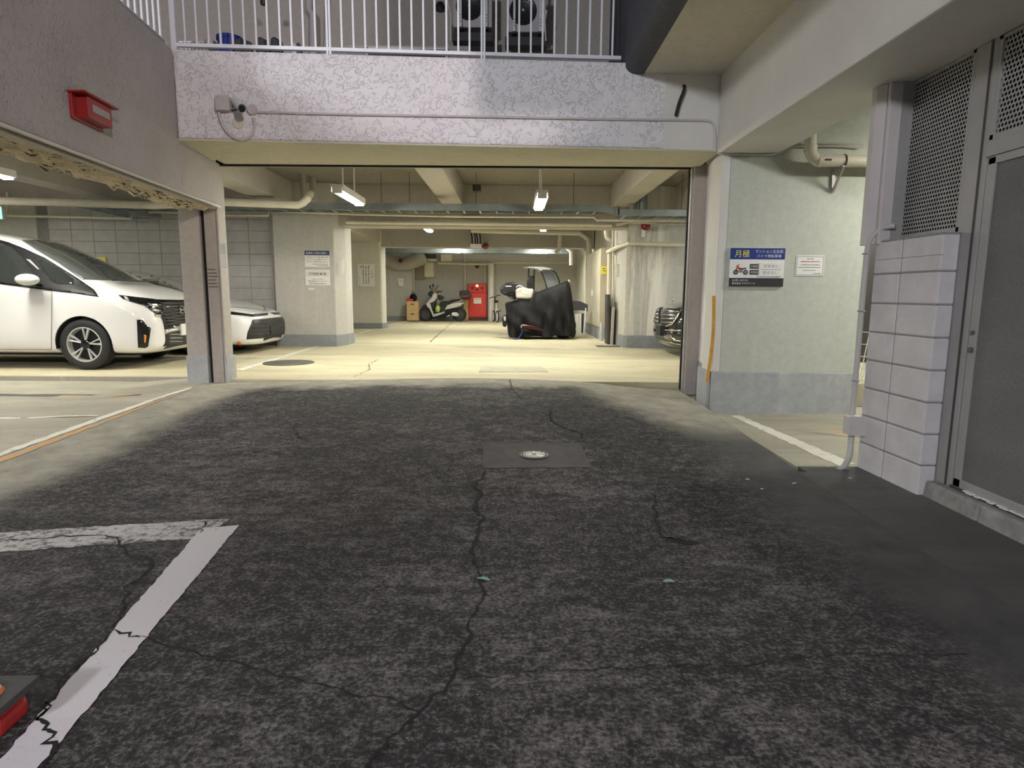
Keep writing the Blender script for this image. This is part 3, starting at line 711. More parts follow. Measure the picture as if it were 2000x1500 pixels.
# weight plate of a barrier at the lower left
d_ = ray(80, 1319); T_ = EYE + d_*((.095-EYE.z)/d_.z); hs = .092; c = Vector((T_.x-hs, T_.y-hs, 0)); wt = thing('barrier_base', 'black square weight plate with pale ring on a red base at the lower left edge', 'barrier base', c)
rt = Matrix.Rotation(math.radians(2), 3, 'Z')
def sq(h, z0, z1, cut=.02):
    pts = [(-h+cut,-h),(h-cut,-h),(h,-h+cut),(h,h-cut),(h-cut,h),(-h+cut,h),(-h,h-cut),(-h,-h+cut)]
    return [(c.x+(rt@Vector((a, b, 0))).x, c.y+(rt@Vector((a, b, 0))).y) for a, b in pts], c.z+z0, c.z+z1
MB().prism(*sq(hs-.012, 0, .05, .03)).build('red_base', 'redbox', wt, bevel=.012)
MB().prism(*sq(hs, .075, .095, .004)).build('weight_plate', 'dark', wt, bevel=.004)
MB().prism(*sq(.07, .04, .08, .02)).build('spacer', 'red_d', wt)
MB().lathe([(.022, .095), (.022, .105), (.034, .110), (.042, .102), (.046, .095)], c, (0,0,1), 28).build('ring', 'orange', wt, smooth=True)
MB().lathe([(.023, .103), (.033, .1115), (.039, .106)], c, (0,0,1), 28).build('ring_cap', 'paper', wt, smooth=True)

# ---------------------------------------------------------------- railing and balcony
RZ = at(640, 79, beam_y(-1.6)+.12).z
def rail_pt(px, py): 
    x = -2.0
    for _ in range(8): p = at(px, py, beam_y(x)+.12); x = p.x
    return p
rl = thing('balcony_railing', 'white aluminium balcony railing with thin upright bars on the front beam', 'railing', (-1, beam_y(-1)+.12, 3.5))
bars = [361,383.6,407,430,453.5,476.6,500,522.5,546.5,569,592,615.5,667,690,713,735.5,758.6,781,804,827,849,872,895,917,969,991.6,1014,1037,1060,1083,1106,1128.6,1151.7,1174.5,1197]
zr = 3.575
pl, pr = rail_pt(345, 72), rail_pt(1213, 96)
for px in bars:
    p = rail_pt(px, 50); MB().box(p.x-.009, p.x+.009, p.y-.009, p.y+.009, zr, 4.6).build('baluster', 'alu', rl)
for px in (642.5, 943.6):
    p = rail_pt(px, 70); MB().box(p.x-.024, p.x-.003, p.y-.026, p.y+.026, 3.49, 4.65).box(p.x+.003, p.x+.024, p.y-.026, p.y+.026, 3.49, 4.65).build('post', 'alu', rl, bevel=.003)
MB().bar((pl.x, pl.y, zr), (pr.x, pr.y, zr), .045, .035).build('bottom_rail', 'alu', rl, bevel=.004)
MB().bar((pl.x, pl.y, 4.6), (pr.x, pr.y, 4.6), .05, .04).build('top_rail', 'alu', rl, bevel=.004)
cp_ = thing('side_railing', 'white aluminium railing running along the top of the left wall', 'railing', (WX(5), 5, 3.5))
MB().box(pl.x-.045, pl.x+.005, pl.y-.03, pl.y+.03, 3.49, 4.65).build('post', 'alu', cp_, bevel=.003)
def sidep(y, z, o=.10): return Vector((WX(y)-o, y, z))
MB().bar(sidep(pl.y, zr), sidep(-1, zr), .045, .035).build('bottom_rail', 'alu', cp_); MB().bar(sidep(pl.y, 4.6), sidep(-1, 4.6), .05, .04).build('top_rail', 'alu', cp_)
for k in range(30):
    p = sidep(pl.y-.12-k*.118, zr); MB().box(p.x-.009, p.x+.009, p.y-.009, p.y+.009, zr, 4.6).build('baluster', 'alu', cp_)
struct(MB().prism([wl(-2, .02), wl(6.2, .02), wl(6.2, .06), wl(-2, .06)], 3.5, 3.535).build('trim_coping', 'frame_g'))
# air conditioners hung from the balcony ceiling
def aircon(px0, px1, pyb, y, lab, hood):
    a = at(px0, pyb, y); b_ = at(px1, pyb, y); zb = a.z; h = .62; wv = b_.x-a.x
    t = thing('air_conditioner', lab, 'air conditioner', ((a.x+b_.x)/2, y, zb))
    MB().box(a.x, b_.x, y, y+.28, zb, zb+h).build('casing', 'box_g', t, bevel=.015)
    cx = a.x+wv*.42; cz = zb+h*.52
    MB().lathe([(0, -.006), (wv*.31, -.006), (wv*.335, -.016), (wv*.35, 0)], (cx, y, cz), (0, 1, 0), 32).build('fan_opening', 'black_pl', t, smooth=True)
    bb = MB()
    for r in (.06, .11, .16, .21): bb.torus((cx, y-.018, cz), (0, 1, 0), r, .004, 28, 4)
    for k in range(8):
        u = PI*k/8; bb.bar((cx-.22*math.cos(u), y-.018, cz-.22*math.sin(u)), (cx+.22*math.cos(u), y-.018, cz+.22*math.sin(u)), .004, .004)
    bb.build('fan_grille', 'dark', t); MB().cyl((cx, y-.03, cz), (cx, y-.01, cz), .022).build('fan_hub', 'grey_pl', t)
    for q in (.2, .86):
        x = a.x+wv*q; ob = MB().box(x-.018, x+.018, y-.06, y-.03, zb-.02, 6.72).build('hanger', 'alu', t)
        MB().box(x-.03, x+.03, y-.08, y+.3, zb-.05, zb-.02).build('foot_bracket', 'dark', t)
        for k in range(3): MB().box(x-.006, x+.006, y-.063, y-.059, zb+.06+k*.05, zb+.075+k*.05).build('bolt_hole', 'black', t)
    MB().box(a.x-.02, b_.x+.02, y+.02, y+.26, zb-.20, zb-.06).build('support_tray', 'dark', t, bevel=.01)
    return t
aircon(885, 961, 53, 10.9, 'pale air conditioner with round black fan hung on the balcony, left one', 0)
aircon(989, 1066, 62, 10.9, 'grey air conditioner hung on the balcony, right one', 0)
def box_at(name, px0, px1, py0, py1, y, dep, mat, lab, cat, bevel=.01):
    a = at(px0, py1, y); b_ = at(px1, py0, y); return tag(MB().box(a.x, b_.x, y, y+dep, a.z, b_.z).build(name, mat, bevel=bevel), lab, cat)
# bin: tapered with rim
a = at(416, 92, 6.85); b_ = at(461, 64, 6.85); wd = (b_.x-a.x)/2; cx = (a.x+b_.x)/2
bn = thing('bin', 'dark blue plastic bin behind the railing on the balcony edge', 'bin', (cx, 6.85+wd, 3.44))
MB().lathe([(0, 0), (wd*.85, 0), (wd*.98, b_.z-3.44-.02)], (cx, 6.85+wd, 3.44), (0,0,1), 28).build('bucket', 'blue_bin', bn, smooth=True)
MB().lathe([(wd*.9, b_.z-3.475), (wd*1.05, b_.z-3.475), (wd*1.05, b_.z-3.44), (wd*.9, b_.z-3.44)], (cx, 6.85+wd, 3.44), (0,0,1), 28).build('rim', 'blue_bin', bn, smooth=True)
def shoe(px, mat, lab, h=20, wpx=24, y=6.72):
    a = at(px, 95, y); s = wpx*y/F; z1 = at(px, 95-h, y).z; t = thing('shoe', lab, 'shoe', (a.x, y, 3.5))
    MB().prismy([(a.x-s/2, 3.5), (a.x+s/2, 3.5), (a.x+s/2, 3.52), (a.x-s/2, 3.52)], y-.04, y+.04).build('sole', 'rubber', t)
    MB().prismy([(a.x-s/2, 3.52), (a.x+s/2, 3.52), (a.x+s*.45, z1-.04), (a.x+s*.1, z1-.02), (a.x-s*.1, z1), (a.x-s*.42, z1-.02)], y-.036, y+.036).build('upper', mat, t, bevel=.015)
shoe(476, 'dark', 'black shoe right of the blue bin on the balcony edge', 20, 34); shoe(514, 'dark', 'black shoe standing mid-way between bin and railing post', 22, 26)
shoe(541, 'black_pl', 'black shoe with white edge on the balcony edge', 22, 22); shoe(575, 'grey_pl', 'small grey shoe near the first railing post', 14, 12); shoe(585, 'dark', 'small dark shoe nearest the first railing post', 12, 9)
b = MB(); a = at(349, 94, 6.8); c2 = at(398, 82, 6.8)
for k in range(8): 
    x = a.x+(c2.x-a.x)*k/7; b.bar((x, 6.8, a.z-.03), (x, 6.8, c2.z), .008, .008)
for z in (a.z, c2.z): b.bar((a.x, 6.8, z), (c2.x, 6.8, z), .01, .012)
for k in range(8): 
    x = a.x+(c2.x-a.x)*k/7; b.bar((x, 6.8, c2.z), (x, 7.0, c2.z), .008, .008)
tag(b.build('wire_rack', 'white_pl'), 'low white wire rack behind the railing at the left corner', 'rack')
box_at('bottle_crate', 400, 415, 76, 93, 6.9, .12, 'grey_pl', 'grey bottle box left of the blue bin', 'box')
wn = thing('low_window', 'low white window frame in the balcony wall', 'window', at(795, 104, 9.5))
a = at(716, 108, 9.5); b_ = at(876, 97, 9.5)
MB().box(a.x, b_.x, 9.42, 9.5, b_.z-.03, b_.z).box(a.x, a.x+.04, 9.42, 9.5, 3.44, b_.z).box(b_.x-.04, b_.x, 9.42, 9.5, 3.44, b_.z).box(a.x, b_.x, 9.42, 9.5, 3.44, 3.48).build('frame', 'white_pl', wn, bevel=.004)
MB().box(a.x+.03, b_.x-.03, 9.45, 9.47, 3.46, b_.z-.02).build('pane', 'glass_g', wn)
struct(MB().box(a.x-.3, b_.x+.3, 9.5, 9.7, 3.44, b_.z+.05).build('wall_low_kerb', 'wall_bal'))
def pipe(name, pts, r, mat, lab, cat='pipe', n=10, smooth_path=0):
    P = [at(*p) for p in pts]
    if smooth_path: P = bez(P, smooth_path)
    return tag(MB().tube(P, r, n).build(name, mat, smooth=True), lab, cat)
pipe('drain_pipe', [(604,-40,11.4),(604,20,11.4),(612,30,11.35),(612,110,11.3)], .06, 'box_g', 'pale drain pipe on the balcony wall left of the first railing post')
pipe('drain_pipe', [(640,-40,11.4),(636,120,11.4)], .035, 'grey_pl', 'thin grey pipe on the balcony wall behind the first railing post')
pipe('cable', [(1068,20,10.8),(1064,40,10.85),(1066,80,10.9)], .012, 'white_pl', 'white cable hanging right of the right air conditioner', 'cable')
pipe('cable', [(874,0,10.8),(880,30,10.85),(880,80,10.9)], .012, 'white_pl', 'white cable hanging left of the left air conditioner', 'cable')
p = at(860, 12, 10.6); tag(MB().lathe([(0,-.08),(.07,-.07),(.075,0),(.05,.05),(0,.06)], p, (0,0,1), 16).build('ceiling_lamp', 'black_pl', smooth=True), 'small round black lamp on the balcony left of the air conditioners', 'lamp')
p = at(515, 3, 10.6); tag(MB().lathe([(0,-.06),(.05,-.05),(.055,0),(0,.05)], p, (0,0,1), 16).build('ceiling_lamp', 'black_pl', smooth=True), 'small round black lamp high on the balcony above the shoes', 'lamp')
# ---------------------------------------------------------------- fittings on the front beam
def fb(px, py, off=0.0):
    x = 0.0
    for _ in range(8): p = at(px, py, beam_y(x)-off); x = p.x
    return p
def fbox(name, px0, px1, py0, py1, d, mat, lab, cat):
    a = fb(px0, py1, d); b_ = fb(px1, py0, d); y = (a.y+b_.y)/2
    return tag(MB().box(a.x, b_.x, y, y+d+.02, a.z, b_.z).build(name, mat, bevel=.006), lab, cat)
p = fb(434, 200); a = fb(421, 214, .08); b_ = fb(446, 187, .08)
jb = thing('junction_box', 'square beige junction box left of the security camera', 'junction box', (p.x, p.y, p.z))
MB().box(a.x, b_.x, a.y+.012, p.y+.02, a.z, b_.z).build('body', 'box_g', jb, bevel=.006); MB().box(a.x-.003, b_.x+.003, a.y, a.y+.014, a.z-.003, b_.z+.003).build('cover', 'box_g', jb, bevel=.004)
MB().cyl((a.x+.02, a.y-.002, b_.z-.02), (a.x+.02, a.y+.002, b_.z-.02), .004).build('screw', 'iron', jb)
# camera
c0 = fb(459, 198, .03); c1 = fb(472, 212, .24)
cm = thing('security_camera', 'small white bullet security camera on the front beam', 'security camera', fb(462, 205))
d = (c1-c0).normalized()
MB().tube([c0, c0.lerp(c1, .15), c1], [.03, .034, .034], 18).build('body', 'white_pl', cm, smooth=True)
MB().tube([c0+Vector((0,0,.006)), c1+Vector((0,0,.006))+d*.02], [.038, .038], 18, caps=False).build('sun_shield', 'white_pl', cm, smooth=True)
MB().cyl(c1-d*.002, c1+d*.006, .031, 18).build('lens_face', 'black_pl', cm, smooth=True)
q = fb(466, 214, 0); MB().tube([q, q+Vector((0,-.05,.0)), c0.lerp(c1, .35)-Vector((0,0,.02))], .012, 8).build('bracket', 'white_pl', cm, smooth=True)
MB().cyl(q+Vector((0,.01,0)), q+Vector((0,-.012,0)), .035, 18).build('base', 'white_pl', cm, smooth=True)
p = fb(465.5, 240); tag(MB().lathe([(0,-.012),(.05,-.012),(.056,-.006),(.056,.02)], p, (0,1,0), 28).build('round_cover', 'cream_pl', smooth=True), 'round tan cover plate below the security camera', 'cover plate')
p = fb(494.5, 216); tag(MB().lathe([(0,-.045),(.04,-.045),(.046,-.038),(.048,.02)], p, (0,1,0), 24).build('round_junction_box', 'box_g', smooth=True), 'round beige junction box right of the security camera', 'junction box')
pp = [fb(*q_, .025) for q_ in ((427,214),(430,232),(440,253),(456,268),(474,273),(490,265),(497,248),(495,230))]
tag(MB().tube(bez(pp, 5), .013, 10).build('conduit_loop', 'box_g', smooth=True), 'looped beige conduit hanging below the security camera', 'conduit')
tag(MB().tube(bez([fb(446,213,.04), fb(455,216,.04), fb(464,213,.06)], 5), .006, 8).build('camera_cable', 'black_pl', smooth=True), 'thin black cable from the square box to the security camera', 'cable')
pp = [fb(500,219,.02), fb(700,224,.02), fb(1000,229,.02), fb(1200,233,.02), fb(1380,235,.02), fb(1390,238,.02), fb(1395,246,.02), fb(1397,270,.02), fb(1397,297,.02)]
tag(MB().tube(pp, .011, 10).build('long_conduit', 'box_g', smooth=True), 'long thin pale conduit running across the front beam to the right corner', 'conduit')
pp = [fb(1336,168,0), fb(1337,172,.05), fb(1334,182,.06), fb(1327,200,.05), fb(1320,226,.045)]
tag(MB().tube(bez(pp, 6), .017, 10).build('cable_stub', 'rubber', smooth=True), 'short thick black cable sticking out of the front beam', 'cable')
# red lamp box on the left wall
def lw(px, py, off=0):
    y = 5.0
    for _ in range(30):
        d_ = ray(px, py); x = WX(y)+off; y = .5*y+.5*(x*d_.y/d_.x)
    return EYE + ray(px, py)*(y/ray(px, py).y)
cs = [lw(133,181), lw(194,210), lw(196,252), lw(133,234)]
y0, y1 = cs[0].y, cs[1].y; z0 = (cs[2].z+cs[3].z)/2; z1 = (cs[0].z+cs[1].z)/2
rb = thing('red_lamp_box', 'red box with a grey glass window mounted on the left wall', 'emergency lamp', (WX((y0+y1)/2), (y0+y1)/2, z0))
def lwp(y, o, z): return (WX(y)+o, y, z)
def lbox(ya, yb, oa, ob_, za, zb): return MB().hexa([lwp(ya, oa, za), lwp(yb, oa, za), lwp(yb, oa, zb), lwp(ya, oa, zb)], [lwp(ya, ob_, za), lwp(yb, ob_, za), lwp(yb, ob_, zb), lwp(ya, ob_, zb)])
lbox(y0, y1, -.02, .02, z0, z1).build('back_plate', 'redbox', rb, bevel=.004)
ya, yb = y0+.06, y1-.02
lbox(ya, yb, .0, .10, z0+.02, z1-.005).build('housing', 'redbox', rb, bevel=.006)
lbox(y0-.02, y1+.03, -.01, .13, z1-.004, z1+.008).build('hood', 'redbox', rb, bevel=.002)
lbox(ya+.05, yb-.04, .098, .104, z0+.07, z1-.05).build('window', 'lamp_glass', rb)
m_ = rb.children[-1]; m_.data.materials[0] = M['frame_g']
lbox(ya+.035, yb-.025, .097, .101, z0+.055, z1-.038).build('window_frame', 'redbox', rb)
# ---------------------------------------------------------------- sign wall
def on_sw(px, py, off=0): return at(px, py, SW-off)
def board(name, lab, cat, px0, px1, py0, py1, y, mat='paper', th=.008, cx=None):
    a = at(px0, py1, y); b_ = at(px1, py0, y); w, h = b_.x-a.x, b_.z-a.z
    t = thing(name, lab, cat, ((a.x+b_.x)/2, y, (a.z+b_.z)/2))
    MB().box(-w/2, w/2, 0, th, -h/2, h/2).build('board', mat, t, local=True, bevel=.0015, seg=1)
    return t, w, h
def panel(t, x0, x1, z0, z1, mat, name, y=-.003): return MB().box(x0, x1, y, .001, z0, z1).build(name, mat, t, local=True)
def bars_text(t, x0, x1, z, h, mat='ink_g', seed=0, y=-.002, n=None):
    r = random.Random(seed); b = MB(); x = x0; 
    while x < x1:
        w = h*(.55+.7*r.random()); b.box(x, min(x+w, x1), y, .0, z-h/2*(.6+.4*r.random()), z+h/2*(.6+.4*r.random())); x += w+h*(.25+.3*r.random())
    return b.build('print_line', mat, t, local=True)
t, w, h = board('parking_sign', 'blue white and black motorcycle parking sign on the green grey wall', 'sign', 1423, 1534, 485, 559, SW-.03, th=.03)
z = lambda f: h*(.5-f)
panel(t, -w/2, w/2, z(.29), z(0), 'blue', 'header'); panel(t, -w/2, w/2, z(1), z(.78), 'ink', 'footer')
txt('月極', -w*.285, z(.145), h*.19, 'ink_y', t, w*.27); txt('マンション五反田', w*.205, z(.085), h*.088, 'ink_w', t, w*.50); txt('バイク用駐車場', w*.21, z(.205), h*.085, 'ink_w', t, w*.44)
panel(t, -w*.13, w*.025, z(.535), z(.415), 'ink', 'size_tag'); panel(t, -w*.13, w*.025, z(.69), z(.57), 'ink', 'size_tag')
txt('小型用', -w*.055, z(.475), h*.065, 'ink_w', t, w*.13, -.0045); txt('大型用', -w*.055, z(.63), h*.065, 'ink_w', t, w*.13, -.0045)
MB().box(w*.035, w*.46, -.014, 0, z(.735), z(.375)).build('slot_panel', 'paper', t, local=True, bevel=.003); MB().box(w*.06, w*.44, -.0155, -.013, z(.56), z(.552)).build('slot_divider', 'ink_g', t, local=True)
txt('空きなし', w*.25, z(.465), h*.075, 'ink_g', t, w*.27, -.0155); txt('空きなし', w*.24, z(.635), h*.075, 'ink_g', t, w*.27, -.0155)
txt('[お問い合わせ]', -w*.30, z(.845), h*.06, 'ink_w', t, w*.28); txt('株式会社 ネオクリード', -w*.235, z(.92), h*.06, 'ink_w', t, w*.42)
for cx in (-w*.385, -w*.205):
    MB().lathe([(w*.026, -.004), (w*.045, -.004)], (cx, 0, z(.63)), (0,1,0), 24).build('picture_tyre', 'ink', t, local=True)
    MB().lathe([(0, -.004), (w*.012, -.004)], (cx, 0, z(.63)), (0,1,0), 12).build('picture_hub', 'ink_g', t, local=True)
    MB().lathe([(w*.016, -.0038), (w*.024, -.0038)], (cx, 0, z(.63)), (0,1,0), 20).build('picture_rim', 'ink_g', t, local=True)
def pic(pts, mat, nm, y=-.0045): return MB().prismy([(a*w, z(b_)) for a, b_ in pts], y, 0).build(nm, mat, t, local=True)
pic([(-.375,.455),(-.345,.45),(-.325,.505),(-.26,.53),(-.25,.56),(-.30,.57),(-.335,.55),(-.37,.50)], 'red', 'picture_body'); pic([(-.33,.52),(-.26,.525),(-.20,.51),(-.195,.535),(-.25,.56),(-.30,.55)], 'ink', 'picture_seat', -.005)
pic([(-.335,.56),(-.26,.56),(-.265,.63),(-.32,.635)], 'ink_g', 'picture_engine', -.004); pic([(-.365,.47),(-.352,.47),(-.375,.63),(-.39,.63)], 'ink', 'picture_fork', -.0042); pic([(-.36,.46),(-.345,.43),(-.315,.435),(-.35,.455)], 'ink', 'picture_handlebar', -.0042)
pic([(-.28,.60),(-.17,.60),(-.165,.62),(-.28,.63)], 'ink_g', 'picture_exhaust', -.0048)
t, w, h = board('notice', 'small white framed notice right of the motorcycle parking sign', 'notice', 1553, 1611, 499, 539, SW-.008)
MB().box(-w*.47, w*.47, -.002, 0, h*.435, h*.45).box(-w*.47, w*.47, -.002, 0, -h*.45, -h*.435).box(-w*.47, -w*.46, -.002, 0, -h*.45, h*.45).box(w*.46, w*.47, -.002, 0, -h*.45, h*.45).build('border', 'ink_g', t, local=True)
bars_text(t, -w*.12, w*.12, h*.33, h*.045, 'ink_g', 1); bars_text(t, -w*.33, w*.34, h*.2, h*.05, 'ink_r', 2); bars_text(t, -w*.33, w*.34, h*.04, h*.04, 'ink_g', 3); bars_text(t, -w*.40, w*.38, -h*.08, h*.04, 'ink_g', 4); bars_text(t, -w*.25, w*.22, -h*.22, h*.035, 'ink_g', 5); bars_text(t, w*.14, w*.40, -h*.37, h*.04, 'ink_g', 6)
# big pipe with bracket
pt = thing('soil_pipe', 'thick cream drain pipe with elbow on the sign wall below the beam', 'pipe', on_sw(1640, 312))
yo = SW-.16
P = [at(1583,262,yo), at(1583,292,yo), at(1586,303,yo), at(1594,311,yo), at(1606,314,yo), at(1620,314,yo), at(1760,316,yo)]
MB().tube(bez(P[:-1], 4)+[P[-1]], .057, 18).build('pipe', 'cream_pl', pt, smooth=True)
MB().cyl(at(1583,284,yo), at(1583,296,yo), .062, 18).build('socket', 'cream_pl', pt, smooth=True); MB().cyl(at(1596,313,yo), at(1605,314,yo), .062, 18).build('socket', 'cream_pl', pt, smooth=True)
MB().box(at(1611,310,yo-.06).x, at(1625,310,yo-.06).x, yo-.0585, yo-.05, at(1611,313.5,yo-.06).z, at(1611,310,yo-.06).z).build('arrow_mark', 'ink', pt)
MB().torus(at(1648,315,yo), (1,0,0), .061, .008, 24, 6).build('clamp', 'iron', pt, smooth=True)
k1 = at(1627, 330, SW-.01); k2 = at(1626, 376, SW-.01); k3 = at(1648, 325, yo-.05)
MB().bar(k1, k2, .03, .03).bar(k1, k3, .03, .02).bar(k3, k2, .02, .02).build('bracket', 'steel', pt)
for nm, off, lab in (('wire', 0, 'upper thin wire along the top of the sign wall'), ('wire', 5, 'lower thin wire along the top of the sign wall')):
    pp = [on_sw(1400, 300-off*.2, .02), on_sw(1500, 303-off*.3, .03), on_sw(1535, 293-off*.5, .05), on_sw(1560, 286-off, .05), on_sw(1640, 285-off, .05), on_sw(1686, 288-off, .05)]
    tag(MB().tube(bez(pp, 4), .008, 8).build(nm, 'grey_pl', smooth=True), lab, 'wire')
# ochre strip hanging at the jamb corner
pp = [on_sw(1394,578,.02), on_sw(1394,620,.022), on_sw(1392,660,.03), on_sw(1387,705,.05), on_sw(1381,746,.06)]
b = MB(); ws = .032; vs = []
for q in bez(pp, 4): vs += [(q.x-ws/2, q.y, q.z), (q.x+ws/2, q.y, q.z), (q.x+ws/2, q.y+.006, q.z), (q.x-ws/2, q.y+.006, q.z)]
n = len(vs)//4; fs = [(0,1,2,3), (4*n-1, 4*n-2, 4*n-3, 4*n-4)] + [(4*i+k, 4*i+4+k, 4*i+4+(k+1) % 4, 4*i+(k+1) % 4) for i in range(n-1) for k in range(4)]
tag(b.add(vs, fs).build('edge_guard', 'ochre'), 'ochre yellow peeling edge guard strip at the plastered corner', 'edge guard')
# conduit and box on the pier
pj = thing('pier_conduit', 'grey conduit bending over and down the edge of the block pier', 'conduit', (pxo(4.46), 4.46, 0))
pp = [(2.60,4.36,1.70), (2.545,4.42,1.69), (2.50,4.46,1.63), (2.49,4.48,1.55), (2.492,4.49,1.42), (2.49,4.49,1.25), (2.49,4.49,.95), (2.49,4.49,.6), (2.484,4.49,.36)]
MB().tube(bez(pp, 5), .019, 12).build('upper_conduit', 'grey_pl', pj, smooth=True)
pp = [(2.478,4.46,.24), (2.474,4.45,.13), (2.455,4.43,.05), (2.40,4.40,-.01), (2.36,4.38,-.02)]
MB().tube(bez(pp, 5), .021, 12).build('lower_conduit', 'grey_pl', pj, smooth=True)
for zz in (.62, 1.12, 1.52): MB().torus((2.49, 4.49, zz), (0,0,1), .022, .006, 16, 6).build('clip', 'steel', pj, smooth=True)
a = (2.42, 2.52)
jx = thing('pier_box', 'small grey junction box on the conduit beside the block pier', 'junction box', (2.48, 4.44, .24))
MB().box(2.425, 2.535, 4.40, 4.49, .235, .365).build('body', 'box_g', jx, bevel=.005); MB().box(2.42, 2.54, 4.39, 4.402, .23, .37).build('lid', 'box_g', jx, bevel=.003)
# things seen through the gap right of the sign wall
b = MB()
for k in range(5): b.bar((4.25+.03*k, 7.6, .1), (4.35+.06*k, 7.6, .9), .008, .008); b.bar((4.25, 7.6, .2+.15*k), (4.7, 7.6, .25+.13*k), .008, .008)
tag(b.build('wire_stand', 'white_pl'), 'white wire stand in the dark gap right of the sign wall', 'stand')
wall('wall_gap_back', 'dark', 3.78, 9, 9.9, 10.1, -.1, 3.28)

# ---------------------------------------------------------------- fluorescent fittings
def fixture(x, y, z, L, lab, rods=True, along='y', ztop=3.28, e=None):
    t = thing('fluorescent_light', lab, 'light', (x, y, z))
    f = (lambda a0, a1, b0, b1, z0, z1: MB().box(x+a0, x+a1, y+b0, y+b1, z+z0, z+z1)) if along == 'y' else (lambda a0, a1, b0, b1, z0, z1: MB().box(x+b0, x+b1, y+a0, y+a1, z+z0, z+z1))
    b_ = f(-.085, .085, -L/2-.01, L/2+.01, .035, .075); c_ = f(-.085, -.070, -L/2-.01, L/2+.01, -.012, .035); e_ = f(.070, .085, -L/2-.01, L/2+.01, -.012, .035)
    b_.add(c_.v, c_.f).add(e_.v, e_.f).build('housing', 'white_pl', t)
    f(-.06, .06, -L/2+.02, L/2-.02, -.035, .032).build('tube_cover', 'tube', t, bevel=.02)
    f(-.065, .065, -L/2, -L/2+.025, -.04, .035).build('end_cap', 'white_pl', t); f(-.065, .065, L/2-.025, L/2, -.04, .035).build('end_cap', 'white_pl', t)
    if rods:
        for s in (-.25, .25):
            q = (x, y+s*L, z+.07) if along == 'y' else (x+s*L, y, z+.07)
            MB().cyl(q, (q[0], q[1], ztop), .011, 8).build('rod', 'white_pl', t, smooth=True)
    return t
fixture(-2.33, 9.15, 2.57, 1.25, 'bright tube light hanging left under the first garage ceiling')
fixture(.40, 9.5, 2.57, 1.25, 'bright tube light hanging right under the first garage ceiling')
fixture(-1.86, 13.7, 2.62, 1.25, 'tube light behind the first cross beam, left one', ztop=3.28)
fixture(.68, 13.9, 2.68, 1.25, 'tube light behind the first cross beam, right one', ztop=3.28)
fixture(-1.9, 19.4, 2.78, 1.25, 'tube light before the back wall, hidden by the far beam'); fixture(.9, 19.4, 2.78, 1.25, 'tube light on the right before the back wall, hidden by the far beam')
fixture(-6.25, 7.4, 2.62, 1.25, 'tube light above the white van at the left edge')
fixture(-9.5, 9.6, 2.62, 1.25, 'unseen tube light added deep in the left parking bay'); fixture(-6.6, 3.6, 2.62, 1.25, 'unseen tube light added in the left parking bay nearest the street')  # both tubes are out of view, added to light the left bay
fixture(4.6, 5.3, 2.9, 1.25, 'tube light in the right passage before the sign wall', along='x', ztop=3.3)
fixture(5.35, 9.0, 2.93, 1.25, 'tube light seen through the gap beside the sign wall')
fixture(5.2, 10.6, 2.93, 1.25, 'unseen tube light added above the black saloon')  # out of view, added to light the right wing
# exit sign
a = at(-40, 428, 11.8); b_ = at(3, 403, 11.8)
ex = thing('exit_sign', 'green lit exit sign at the left edge above the van', 'sign', a); MB().box(a.x, b_.x, 11.8, 11.86, a.z, b_.z).build('housing', 'white_pl', ex); MB().box(a.x+.01, b_.x-.008, 11.795, 11.8, a.z+.01, b_.z-.01).build('lit_face', 'exit', ex)
MB().cyl((a.x+.1, 11.83, b_.z), (a.x+.1, 11.83, 3.28), .01, 8).build('rod', 'white_pl', ex)
# ---------------------------------------------------------------- trays and pipes under the ceiling
def tray(name, x0, x1, y0, y1, z, lab, mat='galv', hgt=.11, along='x', step=.28):
    t = thing(name, lab, 'cable tray', ((x0+x1)/2, (y0+y1)/2, z))
    if along == 'x':
        MB().box(x0, x1, y0, y0+.02, z, z+hgt).build('side_rail', mat, t); MB().box(x0, x1, y1-.02, y1, z, z+hgt).build('side_rail', mat, t)
        k = x0+.1
        while k < x1: MB().box(k, k+.03, y0+.01, y1-.01, z-.005, z+.012).build('rung', mat, t); k += step
    else:
        MB().box(x0, x0+.02, y0, y1, z, z+hgt).build('side_rail', mat, t); MB().box(x1-.02, x1, y0, y1, z, z+hgt).build('side_rail', mat, t)
        k = y0+.1
        while k < y1: MB().box(x0+.01, x1-.01, k, k+.03, z-.005, z+.012).build('rung', mat, t); k += step
    return t
zt = at(900, 411, 10.9).z
t = tray('cable_tray', -7.4, at(1180, 400, 10.9).x, 10.9, 11.3, zt, 'long galvanised ladder cable tray crossing under the garage ceiling')
for px in (745, 800, 930, 1120): p = at(px, 395, 11.1); MB().cyl((p.x, 11.1, zt+.1), (p.x, 11.1, 3.28), .006, 6).build('hanger_rod', 'iron', t)
MB().box(-3.4, -1.2, 10.98, 11.2, zt+.01, zt+.06).build('cables', 'black_pl', t, bevel=.02)
MB().box(-7.2, -3.5, 10.98, 11.2, zt+.01, zt+.06).build('cables', 'black_pl', t, bevel=.02)
za = at(1260, 422, 10.9).z; xj = at(1180, 400, 10.9).x
t = tray('cable_tray', xj+.24, 3.6, 10.9, 11.3, za, 'short lower cable tray at the right behind the shutter guide')
MB().cyl((2.9, 11.1, za), (2.9, 11.1, 3.28), .006, 6).build('hanger_rod', 'iron', t)
tag(MB().hexa([(xj, 10.9, zt), (xj, 10.92, zt), (xj, 10.92, zt+.11), (xj, 10.9, zt+.11)], [(xj+.26, 10.9, za), (xj+.26, 10.92, za), (xj+.26, 10.92, za+.11), (xj+.26, 10.9, za+.11)]).build('tray_offset', 'galv'), 'slanted tray piece joining the two galvanised trays', 'cable tray')
